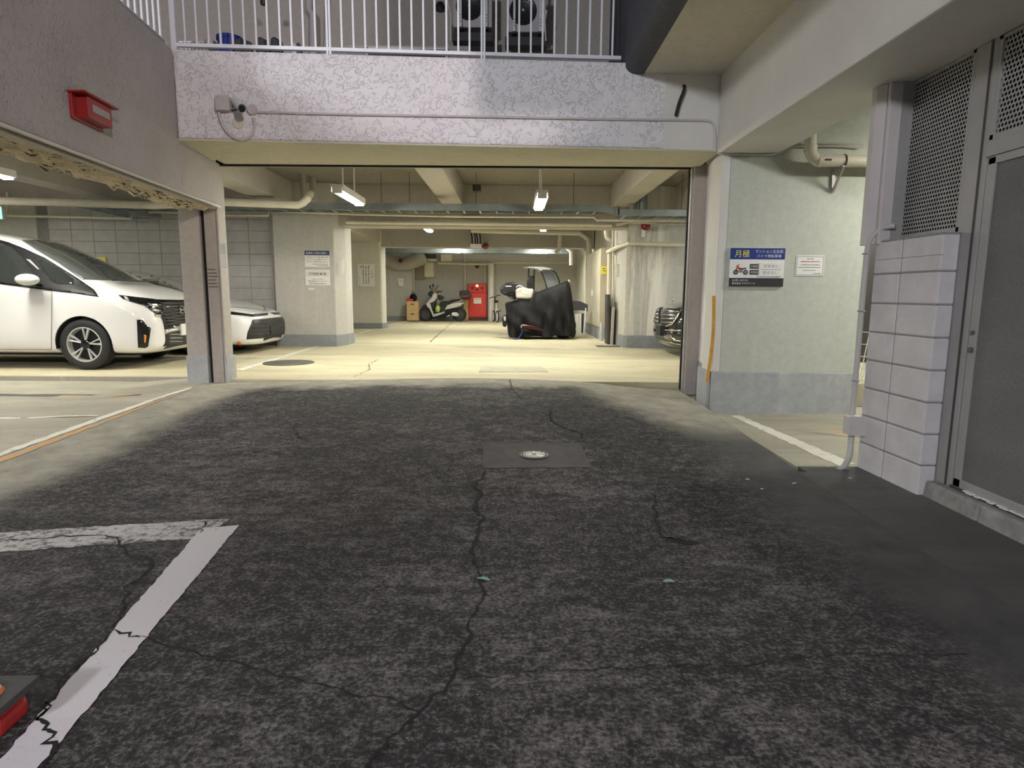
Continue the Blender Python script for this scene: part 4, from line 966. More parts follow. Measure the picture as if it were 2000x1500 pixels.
tray('cable_tray', -7.4, -6.75, 11.3, 12.3, at(250, 424, 12.2).z, 'cable tray branch reaching the back wall above the van', along='y')
zf = at(900, 494, 20.2).z
t = tray('cable_tray', at(745, 490, 20.2).x, at(1120, 490, 20.2).x, 20.2, 20.7, zf, 'far galvanised cable tray before the back wall', hgt=.13, step=.4)
for px in (800, 900, 1060): p = at(px, 490, 20.5); MB().cyl((p.x, 20.45, zf), (p.x, 20.45, 3.28), .008, 6).build('hanger_rod', 'iron', t)
pipe('white_pipe', [(-300,385,10.3),(0,392,10.3),(150,396,10.3),(300,401,10.3),(440,395,10.3),(583,400,10.3),(592,396,10.3),(600,388,10.3),(606,378,10.5)], .062, 'cream_pl', 'thick white pipe running under the ceiling above the cars', n=14)
pipe('thin_pipe', [(14,375,11.9),(14,421,11.9),(257,427,11.9),(258,414,11.9),(400,416,11.9),(440,420,11.9),(524,421,11.9),(525,412,11.9),(690,418,11.9),(900,423,11.9),(1160,424,11.9),(1165,430,11.9),(1340,432,11.9)], .022, 'cream_pl', 'thin white conduit stepping along under the cable tray')
pipe('beam_pipe', [(676,434,12.2),(1195,440,12.2)], .035, 'cream_pl', 'straight cream pipe along the lower edge of the first cross beam')
pipe('beam_pipe', [(920,450,17.5),(1132,455,17.5),(1150,468,17.3),(1152,500,17.2)], .07, 'cream_pl', 'cream pipe from the cable drop to the right wall elbow', n=12)
pipe('wall_pipe', [(1340,478,12.1),(1228,475,12.15),(1205,483,12.8),(1187,492,13.5)], .04, 'cream_pl', 'pipe bending round the water stained wall on the right', n=12)
pipe('wall_pipe', [(1340,438,12.0),(1230,432,12.0),(1205,438,12.2)], .04, 'beam_in', 'upper pipe above the water stained wall', n=12)
pipe('down_pipe', [(1191,493,13.5),(1188,668,13.5)], .05, 'cream_pl', 'upright cream pipe beside the locker', n=12)
pipe('down_pipe', [(1198,440,13.2),(1197,660,13.2)], .025, 'cream_pl', 'thin upright pipe at the edge of the water stained wall')
pipe('down_pipe', [(1185,446,13.6),(1186,462,13.6),(1193,466,13.6),(1197,462,13.6)], .06, 'cream_pl', 'short cream elbow pipe under the beam at the right', n=12, smooth_path=4)
pipe('wall_elbow', [(1118,458,18.6),(1135,476,18.4),(1147,492,18.2),(1148,620,18.2)], .07, 'cream_pl', 'forked cream pipe going down the right wall', n=12)
pipe('wall_elbow', [(1094,458,17.8),(1092,485,17.8),(1086,494,17.8)], .06, 'cream_pl', 'short cream pipe hanging below the far beam', n=12)
pipe('wall_elbow', [(1106,484,19.5),(1115,492,19.5),(1115,518,19.5)], .05, 'cream_pl', 'small forked pipe before the back wall', n=12)
pipe('back_pipe', [(855,514,23.0),(911,515,23.0),(960,516,23.0)], .05, 'cream_pl', 'level pipe along the back wall above the red cabinet', n=12)
pipe('back_pipe', [(960,513,22.9),(1120,513,22.9)], .03, 'cream_pl', 'thin level pipe along the back wall right of the white down pipe')
pipe('back_pipe', [(959,515,22.95),(959,627,22.95)], .11, 'white_pl', 'thick white down pipe right of the red cabinet', n=14)
pipe('back_pipe', [(908,490,23.0),(908,570,23.1)], .03, 'cream_pl', 'thin upright conduit left of the red cabinet')
pipe('back_pipe', [(947,516,23.05),(947,552,23.1)], .018, 'white_pl', 'very thin conduit dropping to the red cabinet')
pipe('back_pipe', [(808,505,22.9),(808,590,22.9)], .03, 'cream_pl', 'thin upright conduit above the cardboard boxes')
pipe('hanger_pipe', [(1076,440,22.9),(1076,513,22.9)], .02, 'cream_pl', 'thin hanger rod of the back pipe')
# ceiling duct by the far pillar
P = [at(*q) for q in ((740,500,22.35),(765,512,22.35),(790,515,22.35),(815,508,22.35),(830,500,22.35))]
tag(MB().tube(bez(P, 4), .24, 16).build('duct', 'beam_in', smooth=True), 'fat beige duct bending under the ceiling at the far pillar', 'duct')
box_at('duct_box', 829, 847, 512.5, 541, 22.75, .45, 'locker', 'cream box duct hanging above the scooter', 'duct')
box_at('duct_shelf', 816, 852, 505, 511, 22.65, .55, 'cream_pl', 'flat cream shelf plate on the box duct', 'duct')
box_at('wall_box', 861, 883, 497, 511, 23.0, .2, 'locker', 'small beige box under the far cable tray', 'box')
box_at('fan_unit', 819, 849, 494, 504.5, 22.75, .45, 'dark', 'black unit above the box duct', 'fan')
box_at('shadow_board', 806, 829, 514, 545, 23.1, .1, 'locker_s', 'board darkened as shade on the back wall left of the box duct', 'panel')  # dark tone stands for the shade beside the box duct
cb = thing('cable_drop', 'bundle of black and grey cables dropping from the far beam pipe', 'cables', at(930, 470, 17.6))
for px, m_ in ((922,'black_pl'),(925,'grey_pl'),(928,'black_pl'),(932,'black_pl'),(935,'grey_pl'),(938,'black_pl')):
    MB().tube([at(px-2,452,17.6), at(px,465,17.55), at(px+.5,478,17.6)], .02, 8).build('cable', m_, cb, smooth=True)
a = at(919,484,17.6); b_ = at(940,477,17.6); MB().box(a.x, b_.x, 17.5, 17.7, a.z, b_.z).build('clamp_plate', 'alu', cb)
for px, py, y, r, lab in ((948,481,17.98,.075,'dark red alarm lamp on the far beam beside the cable drop'), (782,509,22.05,.07,'dark red alarm lamp on the fat duct'), (932,520,23.1,.07,'dark red alarm lamp above the red cabinet'), (1262,440,12.1,.075,'dark red alarm lamp above the water stained wall')):
    p = at(px, py, y); t = thing('alarm_lamp', lab, 'alarm lamp', p)
    MB().lathe([(0,-.1),(r*.6,-.09),(r,-.04),(r,.0)], p, (0,1,0), 18).build('lens', 'red_d', t, smooth=True); MB().lathe([(r*1.15,0),(r*1.15,.05),(0,.05)], p, (0,1,0), 18).build('base', 'red_d', t, smooth=True)
box_at('beam_box', 905, 938, 420, 425, 12.15, .1, 'red_d', 'thin dark red bar box on the first cross beam', 'box')
box_at('wall_socket', 1253, 1261, 446, 463, 12.2, .1, 'white_pl', 'small white box under the alarm lamp on the stained wall', 'box')
box_at('ceiling_box', 923, 939, 360, 373, 11.6, .15, 'dark', 'small dark box under the garage ceiling by the central beam', 'box')
pipe('hanging_duct', [(590,330,11.4),(594,392,11.4)], .05, 'beam_in', 'upright pipe beside the left ceiling beam', n=12); pipe('hanging_duct', [(610,345,11.6),(612,392,11.6)], .06, 'beam_in', 'second upright pipe right of the left ceiling beam', n=12)
for k, (px, lab) in enumerate(((1236, 'grey vertical duct pipe behind the right trays, left one'), (1256, 'grey vertical duct pipe behind the right trays, right one'))):
    pipe('riser_pipe', [(px,360,11.8),(px,418,11.8)], .08, 'galv', lab, n=12)
# ---------------------------------------------------------------- notices inside
t, w, h = board('parking_notice', 'white notice with navy header on the pillar, upper one', 'notice', 596, 643, 490, 521, 12.09)
panel(t, -w/2, w/2, h*.22, h/2, 'navy', 'header'); txt('駐車場ご利用の皆様へ', 0, h*.36, h*.15, 'ink_w', t, w*.88)
txt('当駐車場において、事故、盗難、災害', 0, h*.10, h*.075, 'ink', t, w*.86); txt('等により、生じた損害について、', -w*.02, -h*.05, h*.075, 'ink', t, w*.82); txt('当社では一切責任を負いません。', 0, -h*.19, h*.075, 'ink', t, w*.84)
bars_text(t, -w*.2, w*.42, -h*.34, h*.05, 'ink_g', 3); bars_text(t, 0, w*.44, -h*.43, h*.05, 'ink_g', 4)
t, w, h = board('parking_notice', 'white monthly parking notice on the pillar, lower one', 'notice', 597, 644, 527, 557, 12.09)
MB().box(-w*.43, w*.43, -.002, 0, h*.35, h*.365).box(-w*.43, w*.43, -.002, 0, h*.10, h*.115).box(-w*.43, -w*.42, -.002, 0, h*.10, h*.36).box(w*.42, w*.43, -.002, 0, h*.10, h*.36).build('border', 'ink_g', t, local=True)
txt('月極駐車場', 0, h*.235, h*.17, 'ink', t, w*.72); txt('お問い合わせ先', 0, -h*.10, h*.07, 'ink', t, w*.42); txt('株式会社ネオクリード', 0, -h*.235, h*.095, 'ink', t, w*.76); txt('03-5364-8221', 0, -h*.39, h*.085, 'ink', t, w*.66)
t, w, h = board('rubbish_notice', 'white notice with upright lettering on the far pale pillar', 'notice', 699, 731, 516, 559, 17.98)
for k, ch in enumerate('ご注意'): txt(ch, w*.36, h*(.20-.14*k), h*.09, 'ink_r' if k == 2 else 'ink', t)
for j, (xx, top, n_) in enumerate(((.16, .42, 13), (.0, .42, 13), (-.16, .42, 13), (-.29, .42, 2), (-.40, -.05, 8))):
    b = MB(); r = random.Random(j)
    for k in range(n_):
        zz = top-.065*k; b.box(w*(xx-.035*(1 if j < 4 else .5)), w*(xx+.035*(1 if j < 4 else .5)), -.002, 0, h*(zz-.02), h*(zz+.02*r.random()))
    b.build('print_column', 'ink' if j < 4 else 'ink_g', t, local=True)
t, w, h = board('paper_notice', 'small blank looking paper on the wall left of the cardboard boxes', 'notice', 778, 788, 544, 559, 22.55)
bars_text(t, -w*.3, w*.3, h*.2, h*.04, 'ink_g', 1); bars_text(t, -w*.3, w*.3, h*.05, h*.04, 'ink_g', 2)
t, w, h = board('paper_notice', 'narrow white paper taped to the left shutter column', 'notice', 430.5, 440.5, 475, 524, 7.44, th=.004)
for k in range(6): bars_text(t, -w*.4, w*.36, h*(.40-.06*k), h*.016, 'ink_g', k)
t, w, h = board('paper_notice', 'narrow white strip on the side of the notice pillar', 'notice', 665.5, 669.5, 506, 536, 12.25, th=.02)
t, w, h = board('torn_tape', 'scrap of torn white tape below the pillar notices', 'tape', 602, 614, 562.5, 566, 12.09, th=.003)
t, w, h = board('wall_paper', 'white paper pair on the edge of the stained wall near the pipes', 'notice', 1204, 1212, 516, 540, 12.9, th=.01)
t, w, h = board('yellow_label', 'yellow warning label on the side of the locker', 'label', 1174, 1185, 520, 535, 14.46, 'yellow', .004)
bars_text(t, -w*.3, w*.35, h*.2, h*.18, 'ink', 3); bars_text(t, -w*.2, w*.4, -h*.1, h*.14, 'ink', 4)
t, w, h = board('yellow_label', 'yellow object on the back block wall above the van bonnet', 'label', 189, 205, 502, 513, 12.36, 'yellow', .04)
# ---------------------------------------------------------------- cars
def dg(): return bpy.context.evaluated_depsgraph_get()
def bake(o):
    me = bpy.data.meshes.new_from_object(o.evaluated_get(dg())); o.modifiers.clear(); old = o.data; o.data = me; return me
def cutpoly(poly, step):
    bm = bmesh.new(); vs = [bm.verts.new((x, y, 0)) for x, y in poly]; bm.faces.new(vs)
    xs = [p[0] for p in poly]; ys = [p[1] for p in poly]
    k = math.ceil(min(xs)/step)*step
    while k < max(xs): bmesh.ops.bisect_plane(bm, geom=bm.verts[:]+bm.edges[:]+bm.faces[:], plane_co=(k, 0, 0), plane_no=(1, 0, 0)); k += step
    k = math.ceil(min(ys)/step)*step
    while k < max(ys): bmesh.ops.bisect_plane(bm, geom=bm.verts[:]+bm.edges[:]+bm.faces[:], plane_co=(0, k, 0), plane_no=(0, 1, 0)); k += step
    bmesh.ops.triangulate(bm, faces=bm.faces[:]); bm.verts.index_update()
    v = [tuple(q.co) for q in bm.verts]; f = [tuple(q.index for q in p.verts) for p in bm.faces]; bm.free(); return v, f
class Car:
    def __init__(s, name, label, X, Y, g, dirn, st, paint, wheels, wr, hw):
        s.X, s.Y, s.g, s.dir, s.hw = X, Y, g, dirn, hw
        L = -st[-1][0]; s.root = thing(name, label, 'car', (X - dirn*L/2, Y, g))
        vs = []; fs = []; n = 0
        for (x, zb, zs, zt, wb, ws, wt) in st:
            half = [(0, zb), (wb*.85, zb), (wb, zb+.07), (ws*.998, zb*.45+zs*.55), (ws, zs-.02), (ws*.975, zs+.04) if zt-zs > .12 else (ws*.97, zs+.02),
                    (wt+.35*(ws-wt)*.9, zs+(zt-zs)*.5), (wt, zt-.055), (wt*.82, zt-.012), (wt*.4, zt), (0, zt)]
            ring = half + [(-y, z) for y, z in half[-2:0:-1]]
            n = len(ring); vs += [(X+dirn*x, Y+y, g+z) for y, z in ring]
        for i in range(len(st)-1):
            for k in range(n): fs.append((i*n+k, i*n+(k+1) % n, (i+1)*n+(k+1) % n, (i+1)*n+k))
        fs += [tuple(range(n)), tuple(range((len(st)-1)*n, len(st)*n))]
        b = MB().add(vs, fs).build('body', paint, s.root, smooth=True)
        m = b.modifiers.new('s', 'SUBSURF'); m.levels = m.render_levels = 2
        bake(b)
        tmp = []
        for wx in wheels:
            for sd in (-1, 1):
                c = (X+dirn*wx, Y+sd*(hw-.12), g+wr); o = MB().cyl((c[0], c[1]-.16, c[2]), (c[0], c[1]+.16, c[2]), wr+.045, 36).build('cut', 'black', s.root)
                m = b.modifiers.new('b', 'BOOLEAN'); m.operation = 'DIFFERENCE'; m.object = o; m.solver = 'EXACT'; tmp.append(o)
        bake(b)
        for o in tmp: bpy.data.objects.remove(o)
        for p in b.data.polygons: p.use_smooth = True
        b.data.set_sharp_from_angle(angle=.7)
        s.body = b; org = ORG[s.root.name]
        s.bvh = BVHTree.FromPolygons([v.co + org for v in b.data.vertices], [tuple(p.vertices) for p in b.data.polygons])
        for wx in wheels:
            for sd in (-1, 1): s.wheel(wx, sd, wr)
    def wheel(s, wx, sd, wr):
        c = Vector((s.X+s.dir*wx, s.Y+sd*(s.hw-.115), s.g+wr)); ax = Vector((0, sd, 0)); r = wr
        t = MB().lathe([(r*.68, .09), (r*.80, .105), (r*.93, .10), (r, .075), (r, -.075), (r*.93, -.10), (r*.68, -.09)], c, ax, 44).build('tyre', 'rubber', s.root, smooth=True)
        lv = []; lf = []
        for k in range(21):
            u_ = PI*(k/20)*1.10-PI*.05; e_ = Vector((math.cos(u_), 0, math.sin(u_)))*(r+.041)
            lv += [c+ax*.10+e_, c-ax*.20+e_, c-ax*.20+e_*.2]
        for k in range(20): lf += [(3*k, 3*k+1, 3*k+4, 3*k+3), (3*k+1, 3*k+2, 3*k+5, 3*k+4)]
        MB().add(lv, lf).build('wheel_liner', 'black', s.root)
        MB().lathe([(r*.70, .092), (r*.66, .095), (r*.63, .07), (r*.62, -.08)], c, ax, 40).build('rim', 'silver', t, smooth=True)
        MB().lathe([(0, .015), (r*.64, .015)], c, ax, 32).build('rim_back', 'black', t)
        for k in range(5):
            for o_ in (-.17, .17):
                a0 = 2*PI*k/5+.2; q = lambda ang, rad, h: c + ax*h + Vector((math.cos(ang)*rad, 0, math.sin(ang)*rad))
                b = MB(); wdt = .07 if o_ < 0 else .05
                b.hexa([q(a0+o_*.3-.10, r*.17, .075), q(a0+o_*.3+.10, r*.17, .075), q(a0+o_*.3+.10, r*.17, .045), q(a0+o_*.3-.10, r*.17, .045)],
                       [q(a0+o_-wdt, r*.655, .085), q(a0+o_+wdt, r*.655, .085), q(a0+o_+wdt, r*.655, .055), q(a0+o_-wdt, r*.655, .055)])
                b.build('spoke', 'silver', t, bevel=.003, seg=1)
        MB().lathe([(0, .085), (r*.1, .085), (r*.2, .07), (r*.21, .04)], c, ax, 20).build('hub_cap', 'gloss_k', t, smooth=True)
    def patch(s, name, mat, poly, off=.005, step=7, mirror=True, parent=None, thick=.006):
        v, f = cutpoly(poly, step); org = EYE; P = {}
        for i, (a, b, _) in enumerate(v):
            d = ray(a, b).normalized(); h = s.bvh.ray_cast(org, d)
            if h[0] is not None:
                nn = h[1]; nn = nn if nn.dot(d) < 0 else -nn
                P[i] = h[0] + nn*off
        fs = [t for t in f if all(i in P for i in t)]
        fs = [t for t in fs if max((P[t[0]]-P[t[1]]).length, (P[t[1]]-P[t[2]]).length, (P[t[0]]-P[t[2]]).length) < .30]
        if not fs: return None
        idx = sorted({i for t in fs for i in t}); mp = {i: k for k, i in enumerate(idx)}
        vs = [P[i] for i in idx]; tf = [tuple(mp[i] for i in t) for t in fs]
        b = MB().add(vs, tf)
        o = b.build(name, mat, parent or s.root, smooth=True)
        if thick: so = o.modifiers.new('s', 'SOLIDIFY'); so.thickness = thick; so.offset = 0
        if mirror:
            b2 = MB().add([(p.x, 2*s.Y-p.y, p.z) for p in vs], [t[::-1] for t in tf]); o2 = b2.build(name, mat, parent or s.root, smooth=True)
            if thick: so = o2.modifiers.new('s', 'SOLIDIFY'); so.thickness = thick; so.offset = 0
        return o
def side_patch(car, name, mat, poly, off=.008):
    # poly in (x along the car, height), laid on both flanks
    v, f = cutpoly(poly, .12)
    for sd_ in (-1, 1):
        P = {}
        for i, (a, b, _) in enumerate(v):
            h = car.bvh.ray_cast(Vector((car.X+car.dir*a, car.Y+sd_*3, car.g+b)), Vector((0, -sd_, 0)))
            if h[0] is not None: P[i] = h[0]+Vector((0, sd_*off, off*.3))
        fs = [t for t in f if all(i in P for i in t)]; idx = sorted({i for t in fs for i in t}); mp = {i: k for k, i in enumerate(idx)}
        if not fs: continue
        o = MB().add([P[i] for i in idx], [tuple(mp[i] for i in t) for t in fs]).build(name, mat, car.root, smooth=True)
        so = o.modifiers.new('s', 'SOLIDIFY'); so.thickness = .006; so.offset = 0
def C1(*pts): return [(x/3.75, 380+y/3.75) for x, y in pts]        # from the enlarged view of the van
GV = .185
vx = at(362, 640, 9.12).x
van = Car('minivan', 'white minivan parked in the left bay, its nose behind the shutter column', vx, 9.12, GV, 1, [
    (0, .32, .60, .78, .50, .56, .40), (-.05, .24, .64, .92, .68, .72, .58), (-.16, .20, .70, 1.0, .79, .80, .68), (-.30, .19, .80, 1.06, .83, .835, .70), (-.50, .19, .88, 1.12, .84, .845, .72),
    (-.76, .19, .96, 1.17, .845, .848, .66), (-1.12, .19, 1.02, 1.36, .845, .848, .61), (-1.45, .19, 1.06, 1.54, .845, .848, .59), (-1.8, .19, 1.08, 1.69, .845, .848, .59), (-2.2, .19, 1.09, 1.83, .845, .848, .62),
    (-3.0, .19, 1.09, 1.87, .845, .848, .61), (-4.0, .19, 1.09, 1.86, .845, .848, .60), (-4.45, .24, 1.08, 1.80, .83, .84, .57), (-4.62, .32, 1.0, 1.66, .80, .82, .52), (-4.69, .42, .9, 1.40, .70, .74, .45)],
    'cpaint_w', (-.93, -3.80), .335, .848)
van.patch('windscreen', 'glass_g', C1((160,338),(365,335),(520,395),(820,520),(1030,640),(760,628),(600,622),(430,505),(270,410)), .006, 4, False)
van.patch('black_trim', 'trim_k', C1((-260,300),(-60,318),(60,350),(175,395),(330,465),(565,612),(690,700),(725,752),(560,725),(380,705),(0,655),(-260,640)), .007, 4)
van.patch('quarter_window', 'glass_k', C1((240,455),(300,470),(430,540),(540,620),(545,662),(420,660),(370,630)), .011, 7)
van.patch('side_window', 'glass_k', C1((-240,340),(0,352),(90,390),(180,480),(260,600),(330,690),(0,645),(-240,630)), .011, 7)
van.patch('pillar_highlight', 'silver', C1((195,475),(225,480),(292,550),(280,552)), .013, 7)
van.patch('headlamp', 'gloss_k', C1((868,737),(1000,752),(1140,768),(1155,800),(1230,925),(1160,890),(1060,815),(940,780),(900,765)), .006, 5)
van.patch('headlamp_lens', 'lamp_glass', C1((905,745),(935,752),(950,782),(925,775)), .011, 5)
for k in range(3): van.patch('lamp_strip', 'chrome', C1((1080+22*k,795+40*k),(1150+10*k,805+38*k),(1160+10*k,822+38*k),(1095+22*k,818+38*k)), .012, 5)
gr = van.patch('grille', 'gloss_k', C1((1140,770),(1365,776),(1480,776),(1480,960),(1365,962),(1290,962),(1238,930),(1160,810)), .007, 5)
for k in range(7): van.patch('grille_slat', 'dark', C1((1165+8*k,792+22*k),(1480,794+22*k),(1480,800+22*k),(1168+8*k,798+22*k)), .013, 6, True, None, .004)
van.patch('chrome_bar', 'chrome', C1((1260,960),(1480,965),(1480,985),(1275,985)), .012, 5)
van.patch('lower_grille', 'black_pl', C1((1240,990),(1480,990),(1480,1085),(1300,1100),(1222,1106)), .007, 5)
for k in range(3): van.patch('lower_slat', 'frame_g', C1((1240,1020+26*k),(1330,1020+26*k),(1330,1027+26*k),(1240,1027+26*k)), .012, 6, True, None, .004)
van.patch('fog_lamp_bezel', 'gloss_k', C1((1003,915),(1040,918),(1104,980),(1085,1110),(1065,1122),(1012,1120)), .008, 5)
van.patch('fog_lamp', 'amber', C1((1055,1025),(1072,1030),(1068,1080),(1056,1085)), .014, 4)
van.patch('door_line', 'frame_g', C1((378,708),(384,708),(381,1135),(374,1135)), .003, 7, True, None, .002)
van.patch('sill_line', 'frame_g', C1((-260,1128),(374,1132),(374,1137),(-260,1134)), .003, 7, True, None, .002)
em = van.bvh.ray_cast(EYE, ray(353, 605).normalized())[0] + Vector((.02, 0, 0))
MB().torus(em, (1, 0, 0), .055, .008, 24, 6).build('emblem', 'chrome', van.root, smooth=True); MB().box(em.x-.004, em.x+.006, em.y-.075, em.y+.075, em.z-.014, em.z+.014).build('emblem_bar', 'chrome', van.root)
pz = GV+.50
MB().box(vx+.0, vx+.03, 9.12-.165, 9.12+.165, pz-.08, pz+.085).build('number_plate', 'paper', van.root, bevel=.004)
mr = van.bvh.ray_cast(EYE, ray(60, 560).normalized())[0]
mp_ = at(53, 546, 8.10)
m_ = MB().ball((mp_.x, mp_.y, mp_.z), .155, .075, .075, 18, 10).build('mirror', 'cpaint_w', van.root, smooth=True); MB().box(mp_.x-.12, mp_.x+.05, mp_.y+.02, mp_.y+.20, mp_.z-.085, mp_.z-.05).build('mirror_arm', 'gloss_k', m_, bevel=.01)
m2 = MB().ball((mp_.x, 2*9.12-mp_.y, mp_.z), .155, .075, .075, 18, 10).build('mirror', 'cpaint_w', van.root, smooth=True)
MB().box(vx-.7, vx-.62, 9.12-.5, 9.12+.5, GV+1.18, GV+1.2).build('wiper', 'black_pl', van.root)
MB().box(vx-4.3, vx-.35, 9.12-.6, 9.12+.6, GV+.17, GV+.25).build('underbody', 'black', van.root)
for x0_, x1_ in ((-2.42, -3.38), (-3.46, -4.42)): side_patch(van, 'rear_side_window', 'glass_k', [(x0_, 1.13), (x1_, 1.13), (x1_+.04, 1.62), (x0_-.03, 1.64)])
side_patch(van, 'sliding_door_line', 'frame_g', [(-2.40, .3), (-2.412, .3), (-2.412, 1.12), (-2.40, 1.12)], .003)
# rear white car
GP_ = .195
ox = at(534, 640, 11.12).x
pr_ = Car('hatchback', 'low white car behind the van, its nose between column and notice pillar', ox, 11.12, GP_, 1, [
    (0, .22, .42, .60, .45, .50, .36), (-.05, .15, .48, .67, .70, .74, .58), (-.16, .14, .56, .725, .82, .83, .68), (-.34, .14, .66, .79, .87, .87, .72), (-.77, .15, .74, .90, .885, .885, .72),
    (-1.2, .16, .78, .985, .885, .885, .70), (-1.55, .16, .80, 1.09, .885, .885, .66), (-2.1, .16, .82, 1.32, .885, .885, .60), (-2.7, .16, .83, 1.42, .885, .885, .57), (-3.3, .16, .84, 1.40, .885, .885, .56),
    (-3.9, .18, .86, 1.24, .88, .88, .56), (-4.35, .25, .88, 1.04, .85, .86, .60), (-4.55, .3, .8, .95, .80, .82, .6), (-4.6, .42, .7, .85, .72, .76, .55)],
    'cpaint_w', (-.95, -3.70), .33, .885)
def C2(*pts): return [(400+x/3.75, 300+y/3.75) for x, y in pts]
pr_.patch('windscreen', 'glass_k', C1((870,566),(1060,572),(1200,632),(1380,730),(1310,722),(1150,690),(1000,640)), .006, 6, False)
pr_.patch('headlamp', 'gloss_k', C2((60,1150),(180,1158),(345,1180),(462,1168),(460,1185),(345,1196),(180,1178),(60,1172)), .006, 5)
pr_.patch('grille', 'black_pl', C2((350,1218),(475,1204),(560,1200),(560,1345),(478,1348),(305,1360),(312,1310)), .006, 5)
for k in range(4): pr_.patch('grille_slat', 'dark', C2((345-6*k,1240+26*k),(480,1230+28*k),(480,1236+28*k),(345-6*k,1246+26*k)), .012, 6, True, None, .004)
pr_.patch('bonnet_line', 'frame_g', C2((180,1120),(330,1130),(465,1152),(465,1156),(330,1136),(180,1126)), .003, 5, True, None, .002)
pr_.patch('reflector', 'amber', C2((232,1378),(250,1370),(268,1380),(265,1398),(240,1402)), .008, 4)
MB().box(ox-.02, ox+.02, 11.12-.165, 11.12+.165, GP_+.30, GP_+.46).build('number_plate', 'black_pl', pr_.root, bevel=.004)
MB().box(ox-4.2, ox-.3, 11.12-.6, 11.12+.6, GP_+.12, GP_+.2).build('underbody', 'black', pr_.root)
side_patch(pr_, 'side_window', 'glass_k', [(-1.75, .92), (-3.7, .96), (-3.4, 1.20), (-2.7, 1.30), (-2.1, 1.22)])
# black saloon at the right
bxx = at(1289, 640, 11.0).x; GS = .20
sd = Car('saloon', 'black saloon with chrome grille, only its nose showing beside the right shutter guide', bxx, 11.0, GS, -1, [
    (0, .24, .48, .72, .42, .48, .40), (-.05, .17, .55, .80, .70, .74, .60), (-.16, .15, .62, .85, .84, .85, .70), (-.34, .15, .70, .90, .89, .89, .74), (-.9, .16, .80, .985, .90, .90, .74),
    (-1.4, .17, .84, 1.05, .90, .90, .70), (-1.9, .17, .86, 1.30, .90, .90, .62), (-2.5, .17, .88, 1.44, .90, .90, .58), (-3.2, .17, .88, 1.43, .90, .90, .57), (-3.9, .18, .90, 1.20, .90, .90, .60),
    (-4.5, .24, .92, 1.04, .87, .88, .66), (-4.75, .3, .8, .95, .8, .82, .6), (-4.82, .42, .7, .85, .7, .74, .5)],
    'cpaint_k', (-.9, -3.75), .335, .90)
def C3(*pts): return [(1180+x/5, 400+y/5) for x, y in pts]
sg = sd.patch('grille', 'black_pl', C3((585,1040),(620,1008),(760,1030),(720,1090),(660,1165),(560,1170),(552,1120)), .008, 4)
for k in range(4): sd.patch('grille_bar', 'chrome', C3((590-10*k,1036+34*k),(735-22*k,1040+34*k),(735-22*k,1052+34*k),(590-10*k,1046+34*k)), .016, 4, True, None, .008)
sd.patch('grille_frame', 'chrome', C3((600,1180),(660,1160),(720,1085),(755,1020),(765,1028),(730,1095),(672,1170),(610,1192)), .016, 4, True, None, .008)
sd.patch('bumper_trim', 'chrome', C3((590,1218),(800,1222),(800,1232),(590,1228)), .012, 4, True, None, .006)
sd.patch('lower_intake', 'gloss_k', C3((600,1240),(800,1245),(800,1285),(650,1285),(600,1262)), .010, 4)
sd.patch('intake_trim', 'chrome', C3((640,1280),(660,1278),(700,1318),(800,1332),(800,1342),(690,1328)), .012, 4, True, None, .006)
sd.patch('lip', 'chrome', C3((535,1308),(700,1350),(800,1365),(800,1371),(690,1358),(535,1316)), .012, 4, True, None, .005)
MB().box(bxx-.035, bxx+.02, 11-.165, 11+.165, GS+.33, GS+.5).build('number_plate', 'black_pl', sd.root, bevel=.006)
st_ = Vector((bxx+.20, 11.0, GS+.86)); MB().cyl(st_, st_+Vector((0,0,.06)), .004, 6).torus(st_+Vector((0,0,.09)), (1,0,0), .035, .005, 18, 5).build('bonnet_ornament', 'chrome', sd.root, smooth=True)
MB().box(bxx+.3, bxx+4.4, 11-.6, 11+.6, GS+.12, GS+.2).build('underbody', 'black', sd.root)
side_patch(sd, 'side_window', 'glass_k', [(-1.75, .98), (-3.8, 1.0), (-3.4, 1.28), (-2.5, 1.32), (-2.0, 1.20)])
# ---------------------------------------------------------------- things at the back of the garage
def SC(y, ox, oy, sc):
    def f(*pts):
        r = []
        for a, b in pts:
            p = at(ox+a/sc, oy+b/sc, y); r.append((p.x, p.z))
        return r
    return f
A = SC(22.4, 800, 520, 10)
def A1(a, b, y=22.4): return at(800+a/10, 520+b/10, y)
# red hydrant cabinet
H = SC(22.95, 800, 520, 10)
hc = thing('hydrant_cabinet', 'red fire hydrant cabinet with white label against the back wall', 'hydrant cabinet', A1(1315, 1000, 23))
(x0, z0), (x1, z1) = H((1140, 1000), (1500, 345))
MB().box(x0, x1, 22.95, 23.165, z0, z1).build('body', 'red', hc, bevel=.02)
zm = H((0, 505))[0][1]
MB().box(x0+.03, x1-.03, 22.92, 22.96, zm, z1-.02).build('upper_panel', 'red', hc, bevel=.01)
MB().box(x0+.04, x1-.06, 22.92, 22.96, z0+.04, zm-.02).build('door', 'red', hc, bevel=.01)
for a, b, r, m_, nm in ((1228, 420, .055, 'red_d', 'bell'), (1418, 420, .055, 'red_d', 'speaker'), (1318, 382, .05, 'led', 'indicator_lamp'), (1322, 452, .05, 'red_d', 'push_button')):
    p = A1(a, b, 22.92); MB().lathe([(0, -.04), (r*.8, -.03), (r, 0), (r, .02)], p, (0, 1, 0), 20).build(nm, m_, hc, smooth=True)
(a0, b0), (a1, b1) = SC(22.92, 800, 520, 10)((1250, 730), (1402, 620)); MB().box(a0, a1, 22.91, 22.925, b0, b1).build('label_plate', 'paper', hc)
